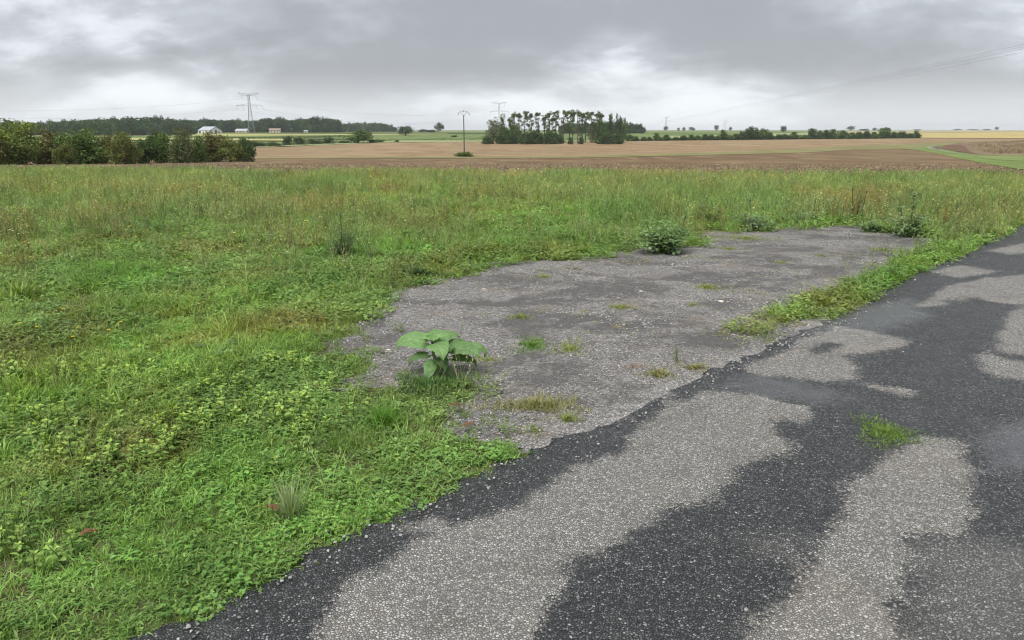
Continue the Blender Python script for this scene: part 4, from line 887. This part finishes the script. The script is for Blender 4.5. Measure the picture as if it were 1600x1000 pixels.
# ------------------------------------------------------------------ farm buildings
def house(name, px, dist, w_, dep, hw, hr, wall, roof, label, rz, extra=None, zoff=0):
    d_ = ray(px, 206); r_ = empty(name, (d_[0] * dist, dist, H(dist) + zoff), rz); tag(r_, label, 'building')
    a = MB(); x0, x1, y0, y1 = -w_ / 2, w_ / 2, -dep / 2, dep / 2
    a.add([(x0, y0, -1), (x1, y0, -1), (x1, y1, -1), (x0, y1, -1), (x0, y0, hw), (x1, y0, hw), (x1, y1, hw), (x0, y1, hw), (x0, 0, hw + hr), (x1, 0, hw + hr)], [(0, 1, 5, 4), (2, 3, 7, 6), (1, 2, 6, 9, 5), (3, 0, 4, 8, 7)]); a.build('wall', wall, r_)
    o_ = .5; th = .25; a = MB()
    for s_ in (-1, 1):
        e1 = Vector((x0 - o_, s_ * (dep / 2 + o_), hw - o_ * hr / (dep / 2))); e2 = Vector((x1 + o_, e1.y, e1.z)); r1 = Vector((x0 - o_, 0, hw + hr)); r2 = Vector((x1 + o_, 0, hw + hr)); up = Vector((0, 0, th))
        a.add([e1 + up * .2, e2 + up * .2, r2 + up * .2, r1 + up * .2, e1 + up, e2 + up, r2 + up, r1 + up], [(0, 1, 2, 3), (4, 5, 6, 7), (0, 1, 5, 4), (1, 2, 6, 5), (3, 0, 4, 7)])
    a.build('roof', roof, r_)
    for (nm, xa, xb, za, zb, side) in extra or []:
        a = MB()
        if side == 'f': a.box((xa, y0 - .06, za), (xb, y0 + .1, zb))
        else: a.box((x1 - .1, xa, za), (x1 + .06, xb, zb))
        a.build(nm, M['dark_opening'], r_)
    return r_
house('barn', 328, 905, 22, 16, 3.4, 4.2, M['white_wall'], M['grey_roof'], 'white walled barn with pale grey roof before the left wood', R(-32), [('doorway', -9.4, -6.2, 0, 2.6, 'f'), ('door', -1.5, 1.5, 0, 3.5, 's'), ('window', 3.5, 4.5, 1.5, 2.6, 's')])
house('farmhouse', 379, 950, 15, 8, 2.6, 2.2, M['cream_wall'], M['grey_roof'], 'low house with grey-brown roof beside the large pylon', R(-10), [('window', -5, -4, .8, 2, 'f'), ('door', -.5, .5, 0, 2.1, 'f'), ('window', 3, 4, .8, 2, 'f')])
house('farmhouse', 430, 950, 13, 8, 3.4, 1.8, M['cream_wall'], M['tile_roof'], 'cream walled house right of the large pylon', R(8), [('window', -4.5, -3.3, 1, 2.3, 'f'), ('door', -.5, .5, 0, 2.1, 'f'), ('window', 3, 4.2, 1, 2.3, 'f')])
house('shed', 478, 955, 4, 4, 2.2, .8, M['white_wall'], M['grey_roof'], 'tiny pale shed at the field edge right of the houses', 0, [('door', -.5, .5, 0, 1.8, 'f')])

# ------------------------------------------------------------------ sunflower
LEAFC = np.array([.135, .25, .095]); LEAFL = np.array([.27, .38, .16])
def big_leaf(base, az, pet, pitch, ln, wd, droop, bright, seed, roll=0):
    rr = random.Random(seed); d = Vector((math.cos(az), math.sin(az), 0)); sd = Vector((-d.y, d.x, 0)); up = Vector((0, 0, 1)); b_ = MB()
    p = Vector(base); e_ = p + (d * math.cos(pitch + .25) + up * math.sin(pitch + .25)) * pet
    pt_ = MB(); pt_.tube([p, p.lerp(e_, .5) + up * .006, e_ + d * .004], [.006, .005, .004], 5, tuple(LEAFL * .8)); b_.stalk = pt_
    n, mcols = 24, 13; v = []; c = []; a = pitch; p = e_.copy()
    for i in range(n):
        t_ = i / (n - 1); wv = (t_ + .02) ** .45 * (1 - t_) ** 1.15 * 1.85 * wd * .5
        nrm = up * math.cos(a) - d * math.sin(a); sdr = (sd * math.cos(roll) + nrm * math.sin(roll))
        for j in range(mcols):
            s_ = (j / (mcols - 1)) * 2 - 1; ser = 1 + (rr.uniform(-.06, .06) if abs(s_) > .9 else 0)
            back = -d * (abs(s_) ** 2) * ln * .16 * max(0, 1 - t_ * 3.0)
            ripple = math.sin(t_ * 15 + abs(s_) * 3) * .0035 + rr.uniform(-.001, .001)
            v.append(p + sdr * (s_ * wv * ser) + nrm * (abs(s_) * wv * .28 - (abs(s_) ** 3) * wv * .22 + ripple - max(0, .7 - min(abs(t_ - t0 - .26 * abs(s_)) for t0 in (.02, .14, .27, .41, .56, .72)) * 18) * .0035) + back)
            vd = min(abs(t_ - t0 - .26 * abs(s_)) for t0 in (.02, .14, .27, .41, .56, .72)); vein = 1 if j == mcols // 2 else max(0, .7 - vd * 18); cc = (LEAFC * (1 - vein * .5) + LEAFL * vein * .5) * bright * rr.uniform(.9, 1.1); c.append(tuple(cc))
        p = p + (d * math.cos(a) + up * math.sin(a)) * (ln / (n - 1)); a -= droop / (n - 1) * (1.5 if t_ > .35 else .6)
    f = [(i * mcols + j, i * mcols + j + 1, (i + 1) * mcols + j + 1, (i + 1) * mcols + j) for i in range(n - 1) for j in range(mcols - 1)]
    b_.add(v, f, c); return b_
sb = G(686, 588); sb.z = .012; root = empty('sunflower_plant', sb); root.scale = (1.12, 1.12, .9); tag(root, 'young leafy sunflower plant growing out of the gravel', 'plant')
a = MB(); a.tube([(0, 0, -.02), (-.01, 0, .08), (-.03, .0, .16), (-.035, 0, .255)], [.012, .011, .010, .007], 8, tuple(LEAFL * .75)); a.build('stem', M['leaf'], root)
a = MB(); a.tube([(.0, 0, .05), (.04, 0, .12), (.06, -.005, .2)], [.009, .008, .006], 7, tuple(LEAFL * .75)); a.build('side_stem', M['leaf'], root)
SF = [((-.035, 0, .215), 176, .05, 25, .19, .165, 1.35, 1.05), ((-.02, 0, .14), 192, .05, 5, .125, .075, 1.1, .7), ((-.02, 0, .13), 258, .04, -20, .15, .10, 1.0, 1.0), ((-.03, 0, .225), 292, .04, 20, .19, .165, 1.3, 1.05), ((-.02, 0, .13), 300, .04, 5, .125, .10, 1.2, .75), ((.05, 0, .2), 25, .03, 20, .13, .11, 1.2, .85), ((.06, 0, .19), 336, .04, 15, .17, .14, .9, 1.1), ((.06, 0, .17), 350, .13, 12, .14, .085, 1.5, .9), ((.04, 0, .1), 352, .06, 15, .15, .075, 1.2, .7), ((-.035, 0, .25), 80, .02, 45, .12, .10, .9, 1.15), ((-.03, 0, .245), 30, .03, 30, .15, .12, 1.0, 1.05), ((-.035, 0, .25), 235, .02, 50, .10, .085, 1.0, 1.35), ((.06, 0, .2), 280, .02, 35, .10, .08, 1.2, 1.15), ((-.035, 0, .255), 330, .015, 55, .09, .07, .9, 1.4), ((-.035, 0, .255), 180, .015, 60, .08, .06, .9, 1.4), ((0, 0, .07), 310, .03, 0, .10, .06, 1.0, .75)]
for i, (bs, az, pt, pi_, ln, wd, dr, br) in enumerate(SF):
    bl = big_leaf(bs, R(az), pt, R(pi_), ln * 1.16, wd * 1.12, dr * 1.3, br * random.uniform(.85, 1.1), 500 + i, math.copysign(min(.75, abs(math.cos(R(az))) * .9), math.cos(R(az))) + random.uniform(-.15, .15)); lf_ = bl.build('leaf', M['leaf'], root, smooth=True); bl.stalk.build('petiole', M['leaf'], lf_, smooth=True)

# ------------------------------------------------------------------ single plants
def leafy(name, px, py, wpx, hpx, n, ls, col, label, stalks=(), asp=.55, cat='plant', flat=1.0):
    c_ = G(px, py); sc_ = c_.y / (FPX * _ca) ; r_ = wpx * sc_ / 2 * 1.1; h = hpx * sc_ * 1.25; rr = random.Random(px * 7 + py)
    root = empty(name, (c_.x, c_.y + r_ * .5, c_.z + .008)); tag(root, label, cat)
    a = MB(); s_ = MB()
    for k in range(max(8, n // 13)):
        ang = rr.uniform(0, 6.28); q_ = math.sqrt(rr.random()); e_ = Vector((math.cos(ang) * r_ * q_, math.sin(ang) * r_ * .75 * q_, h * rr.uniform(.45, 1) * (1 - .45 * q_)))
        s_.tube([(0, 0, -.01), e_ * .5 + Vector((0, 0, h * .12)), e_], [.004, .003, .002], 4, tuple(np.array(col)), False)
        for m_ in range(26):
            t_ = rr.uniform(.15, 1.08); p_ = e_ * t_ + Vector((0, 0, h * .24 * t_ * (1 - t_))) + Vector((rr.gauss(0, 1), rr.gauss(0, 1), rr.gauss(0, .7))) * r_ * .14; p_.z = max(p_.z, .01)
            l_ = ls * rr.uniform(.7, 1.4); a.leaf(p_, rr.uniform(0, 6.28), rr.uniform(-.5, .7), l_, l_ * asp, jit(col, .3, rr), .9, .2)
    s_.build('stems', M['leaf'], root); a.build('foliage', M['leaf'], root)
    for (dx_, hh, nl) in stalks:
        hh = hh * sc_; k_ = MB(); tx = dx_ * sc_; k_.tube([(tx * .4, 0, 0), (tx * .8, 0, hh * .6), (tx, 0, hh)], [.008, .006, .004], 6, tuple(np.array(col) * .75))
        for m_ in range(nl):
            t_ = rr.uniform(.35, 1.0) ** .7; k_.leaf((tx * (.4 + .6 * t_), 0, hh * t_), rr.uniform(0, 6.28), rr.uniform(-.2, .6), ls * rr.uniform(1.1, 2.0), ls * .6, jit(col, .2, rr), .8, .3)
        for m_ in range(14): k_.leaf((tx + rr.gauss(0, .02), rr.gauss(0, .02), hh + rr.gauss(-.02, .03)), m_ * .8, rr.uniform(-.2, .7), ls * 1.0, ls * .55, jit(col, .2, rr), .5, .3)
        k_.build('stalk', M['leaf'], root)
    return root
GG = (.19, .28, .13)
leafy('leafy_weed', 1046, 401, 84, 44, 620, .05, GG, 'large bushy grey-green weed with a tall stalk at the back of the gravel', [(28, 66, 12), (-34, 52, 10)], .7)
leafy('leafy_weed', 1186, 362, 78, 26, 300, .06, (.18, .255, .145), 'low spreading grey-green weed behind the middle of the gravel', [(-10, 48, 8)], .6)
leafy('leafy_weed', 1120, 352, 60, 36, 260, .045, (.09, .17, .05), 'dark green tuft of weed between the bushy and the spreading weed', [], .4)
leafy('leafy_weed', 1268, 352, 44, 24, 160, .05, GG, 'small grey-green weed left of the thistle at the gravel edge', [(8, 40, 6)], .5)
leafy('leafy_weed', 1362, 366, 40, 22, 170, .05, (.18, .27, .12), 'small leafy weed next left of the thistle', [(-14, 38, 6)], .5)
leafy('thistle', 1428, 374, 66, 34, 420, .06, (.2, .285, .14), 'tall thistle with drooping leaves at the right end of the gravel', [(2, 66, 40), (-16, 44, 18), (14, 34, 14)], .5)
leafy('dock_plant', 1342, 346, 40, 44, 120, .035, (.16, .105, .05), 'rusty brown upright weed behind the gravel, left of the thistle', [(-10, 48, 6), (12, 44, 6)], .3)
leafy('dark_weed', 535, 408, 44, 50, 700, .045, (.13, .19, .08), 'tall dark green feathery weed standing alone in mid meadow', [(-2, 70, 14)], .3)
leafy('broadleaf_weed', 660, 437, 70, 18, 200, .05, (.07, .13, .04), 'dark leafy weed at the gravel edge in mid meadow', [], .4)
# rosette with round blue-green leaves
c_ = G(340, 562); root = empty('mallow_rosette', (c_.x, c_.y, 0)); tag(root, 'weed with broad blue-green leaves lying in the left meadow', 'plant')
for i, (px, py, s_) in enumerate([(325, 537, .09), (342, 543, .12), (352, 535, .09), (333, 556, .11), (347, 548, .11), (372, 536, .07), (362, 568, .08), (320, 560, .07), (338, 566, .09)]):
    g_ = G(px, py + 10); lb = big_leaf((g_.x - c_.x, g_.y - c_.y, .03), random.uniform(0, 6.28), .03, .25, s_, s_ * 1.05, .7, .8, 700 + i); lb.c = [(c[0] * .95, c[1] * .85, c[2] * 1.7) for c in lb.c]; lf_ = lb.build('leaf', M['leaf'], root, smooth=True); lb.stalk.build('petiole', M['leaf'], lf_)

def clump(name, px, py, wpx, hpx, n, ln, wd, col, label, cat='grass', lean=(.1, .9), curl=(.3, 1.4), var=.3, z=.022, group=None):
    c_ = G(px, py); rx = (G(px + wpx / 2, py) - c_).length; ry = (G(px, py - hpx / 2) - G(px, py + hpx / 2)).length / 2; rr = random.Random(px * 3 + py); a = MB()
    for i in range(n):
        t_ = rr.uniform(0, 6.28); q_ = min(.95, abs(rr.gauss(0, .5))) * (1 + .35 * math.sin(3 * t_ + px)); a.blade((math.cos(t_) * rx * q_, math.sin(t_) * ry * q_, -.004), rr.uniform(0, 6.28), rr.uniform(.4, 1) * ln, wd * rr.uniform(.7, 1.3), rr.uniform(*lean), rr.uniform(*curl), jit(col, var, rr))
    o_ = a.build(name, M['leaf'], None, (c_.x, c_.y, z)); tag(o_, label, cat, group); return o_
OLG = (.23, .275, .09); YG = (.25, .25, .11); FG = (.12, .22, .04)
clump('grass_tuft', 32, 470, 60, 14, 150, .34, .012, (.2, .3, .07), 'big arching grass tussock at the left edge of the meadow', lean=(.2, .9), z=.0)
clump('grass_tuft', 455, 815, 30, 14, 170, .24, .004, (.27, .35, .18), 'fine pale grass tuft with thin stalks close to the road edge', lean=(.05, .6), curl=(.1, .6), z=.0)
clump('grass_tuft', 600, 668, 70, 36, 420, .17, .006, (.105, .23, .03), 'lush bright green grass clump left of the gravel', z=.0)
clump('grass_tuft', 1385, 684, 104, 48, 3200, .032, .005, (.14, .22, .05), 'small green grass clump growing in the middle of the wet road', z=.034, lean=(.5, 1.4), curl=(.2, 1.0))
TF = [(1104, 452, 44, 9, 240, .045, OLG, 'mossy olive tuft alone on the gravel, nearest the big bushy weed'), (970, 484, 50, 9, 200, .04, OLG, 'flat yellowish tuft in the centre of the gravel'), (814, 500, 32, 9, 150, .05, OLG, 'small green tuft on the gravel, up right of the sunflower'), (832, 545, 62, 24, 420, .05, FG, 'larger green grass mat on the gravel right of the sunflower'), (890, 550, 50, 20, 240, .045, OLG, 'pale grass mat touching the larger green one right of the sunflower'), (1378, 393, 54, 7, 220, .045, OLG, 'flat olive tuft on the gravel near the thistle'), (1221, 413, 36, 6, 120, .04, OLG, 'small olive tuft on the gravel, left of the larger flat one'), (1284, 403, 40, 5, 120, .04, OLG, 'thin olive tuft on the gravel between two others near the back'), (1083, 480, 22, 6, 80, .035, OLG, 'tiny tuft just right of the flat yellowish one'), (1028, 590, 40, 12, 220, .05, YG, 'yellow-green tuft on the gravel close to the road'), (988, 579, 46, 7, 120, .03, (.25, .15, .08), 'brownish dry tuft left of the yellow-green one by the road'), (1086, 580, 44, 10, 160, .045, YG, 'dry yellow tuft at the road edge right of the yellow-green one'), (840, 640, 130, 20, 700, .06, YG, 'wide dry yellowish grass patch at the front of the gravel'), (888, 662, 26, 8, 90, .05, OLG, 'small green tuft in front of the dry yellowish patch'), (762, 568, 44, 10, 150, .04, OLG, 'thin grass patch touching the right side of the sunflower'), (712, 433, 50, 8, 160, .06, FG, 'green fringe tuft at the back left of the gravel'), (850, 436, 30, 6, 100, .05, OLG, 'small tuft at the back of the gravel, left of centre'), (680, 606, 120, 30, 900, .06, (.08, .16, .04), 'dark green mat of grass in front of the sunflower'), (1165, 375, 120, 10, 500, .06, OLG, 'long olive grass patch in front of the spreading weed'), (1140, 392, 44, 6, 150, .05, OLG, 'pale grass patch right of the big bushy weed')]
for t_ in TF: clump('grass_patch', t_[0], t_[1], t_[2] * 1.3, t_[3] * 1.4, int(t_[4] * 2.4), t_[5] * 1.2, .0045, t_[6], t_[7], lean=(.2, 1.2), curl=(.4, 1.6), group='grass patches on the gravel')
clump('grass_tuft', 1056, 570, 12, 6, 30, .16, .003, (.16, .2, .08), 'thin upright grass stalks alone near the road side of the gravel', lean=(.0, .25), curl=(.0, .3))
# yellow flowers, stones, fallen leaves
for i, (px, py) in enumerate(sorted([(25, 509), (33, 514), (60, 520), (100, 491), (123, 522), (116, 536), (171, 525), (190, 512), (110, 442), (165, 449), (495, 430), (470, 436), (520, 452)])):
    c_ = G(px, py + 8); r_ = empty('yellow_flower', (c_.x, c_.y, 0)); z = .09
    tag(r_, 'small yellow flower in the left meadow grass, %s from the left' % ordw(i + 1), 'flower', 'small yellow flowers in the left meadow')
    a = MB(); a.tube([(0, 0, -.01), (.005, 0, z)], .0022, 4, (.12, .2, .05)); a.build('stem', M['leaf'], r_)
    a = MB()
    for k in range(11): a.leaf((0.005, 0, z), k * .571, .35, .017, .011, (.75, .6, .03), .3, .1)
    for k in range(6): a.leaf((0.005, 0, z + .003), k * 1.05, .9, .009, .007, (.75, .55, .02), .3, .1)
    a.build('petals', M['leaf'], r_)
m, t, b, o = newmat('pale_stone'); q = NT(t); q.l(q.mix(q.noise(60, 4, .6), (.4, .34, .27), (.68, .63, .55)), b.inputs['Base Color']); b.inputs['Roughness'].default_value = .85; M['pale_stone'] = m
SM = []
for i in range(5): v_, f_ = stone_mesh(800 + i, .45); SM.append(mesh('stone', v_, f_, m))
for i, (px, py, s_) in enumerate(sorted([(757, 455, 11), (764, 460, 7), (1001, 459, 14), (693, 541, 12), (742, 540, 12), (608, 551, 12), (852, 571, 9), (783, 598, 8), (776, 595, 5), (795, 576, 4), (862, 514, 4), (1034, 437, 5), (1092, 460, 8), (1126, 474, 14), (993, 532, 12), (1140, 410, 5), (1290, 441, 8), (1310, 446, 6), (1170, 512, 9), (760, 600, 5), (700, 500, 5), (690, 506, 4), (725, 484, 5), (1044, 553, 5)])):
    c_ = G(px, py); o_ = link('pale_stone', SM[i % 5], None, (c_.x, c_.y, .018), random.uniform(0, 6.28)); r_ = s_ / 2 * c_.y / FPX; o_.scale = (r_, r_ * .8, r_ * .8)
    tag(o_, 'small pale stone on the grey gravel, %s from the left' % ordw(i + 1), 'stone', 'pale stones on the gravel')
for i, (px, py, s_, lb) in enumerate([(127, 855, .032, 'curled red-brown fallen leaf in the grass at lower left'), (437, 815, .032, 'red-brown fallen leaf beside the fine pale grass tuft'), (722, 648, .04, 'brown fallen leaf at the front edge of the gravel'), (723, 680, .035, 'dull brown fallen leaf in the grass below the gravel')]):
    c_ = G(px, py); bl = big_leaf((0, 0, .0), random.uniform(0, 6.28), .01, .5, s_ * 2, s_ * 1.5, 1.3, 1, 850 + i); bl.c = [(.22, .115, .06) if k % 3 else (.16, .085, .045) for k in range(len(bl.c))]
    o_ = bl.build('fallen_leaf', M['leaf'], None, (c_.x, c_.y, .05), True); tag(o_, lb, 'leaf', 'fallen brown leaves')
# tall dry growth on the fallow patch, clump at the pole foot
pgn = np.array(GP([(1510, 227), (1600, 221), (1720, 221), (1720, 241), (1600, 242), (1545, 242.4)])); n = 5000
x = rng.uniform(pgn[:, 0].min(), pgn[:, 0].max(), n); y = rng.uniform(pgn[:, 1].min(), pgn[:, 1].max(), n); k = sdpoly(pgn, x, y) > 0; x, y = x[k], y[k]; n = len(x)
tt = np.where((vn(x, y, .05, 160, 3) > .5)[:, None], np.array([[1.5, 1.45, 1.9]]), np.array([[.9, .75, .8]])) * rng.uniform(.7, 1.3, (n, 1))
scatter('fallow_weeds', np.stack([x, y, H(y) + .2], 1), np.stack([np.zeros(n), np.zeros(n), rng.uniform(0, 6.28, n)], 1), np.repeat(rng.uniform(2.2, 4.0, n)[:, None], 3, 1) * np.array([[2, 2, 1]]), np.full(n, 6), tt, KW, 'tall brown dead weeds over the fallow patch at right', 'vegetation')
pbm = empty('pole_foot_bush', (pb.x, pb.y, pb.z)); tag(pbm, 'low mound of green weeds around the foot of the utility pole', 'bush'); pbm.scale = (1.35, .6, .3); tm, cm, _, _ = shrub_kind('pf', GREEN, 160, 50, 60, .16, .4); link('stems', tm, pbm); link('foliage', cm, pbm)
# clods on the near ploughed land
def dcl(x, y): return x * 0 + 1
n = 26000; y = 28 + (rng.random(n) ** 1.3) * 70; x = rng.uniform(-.8, .8, n) * y + rng.uniform(-3, 3, n); k = sdpoly(np.array(plough), x, y) > .3; x, y = x[k], y[k]; n = len(x)
tt = rng.uniform(.6, 1.5, (n, 1)) * np.array([[.13, .09, .055]]); tt[rng.random(n) < .12] = (.27, .21, .13)
scatter('soil_clods', np.stack([x, y, H(y) + .03], 1), rng.uniform(0, 6.28, (n, 3)), rng.uniform(.03, .11, (n, 1)) * np.array([[1, 1, .7]]), rng.integers(0, 4, n), tt, KX, 'brown clods of earth over the ploughed land', 'soil')

# ------------------------------------------------------------------ haze
a = MB(); a.box((-6500, -400, -60), (6500, 9200, 58))
m = bpy.data.materials.new('haze_air'); m.use_nodes = True; t = m.node_tree; t.nodes.remove(t.nodes['Principled BSDF'])
pv = t.nodes.new('ShaderNodeVolumePrincipled'); pv.inputs['Color'].default_value = (.86, .9, .95, 1); pv.inputs['Density'].default_value = .00010; pv.inputs['Anisotropy'].default_value = 0
t.links.new(pv.outputs[0], t.nodes['Material Output'].inputs['Volume']); hb = a.build('haze', m); hb['kind'] = 'stuff'
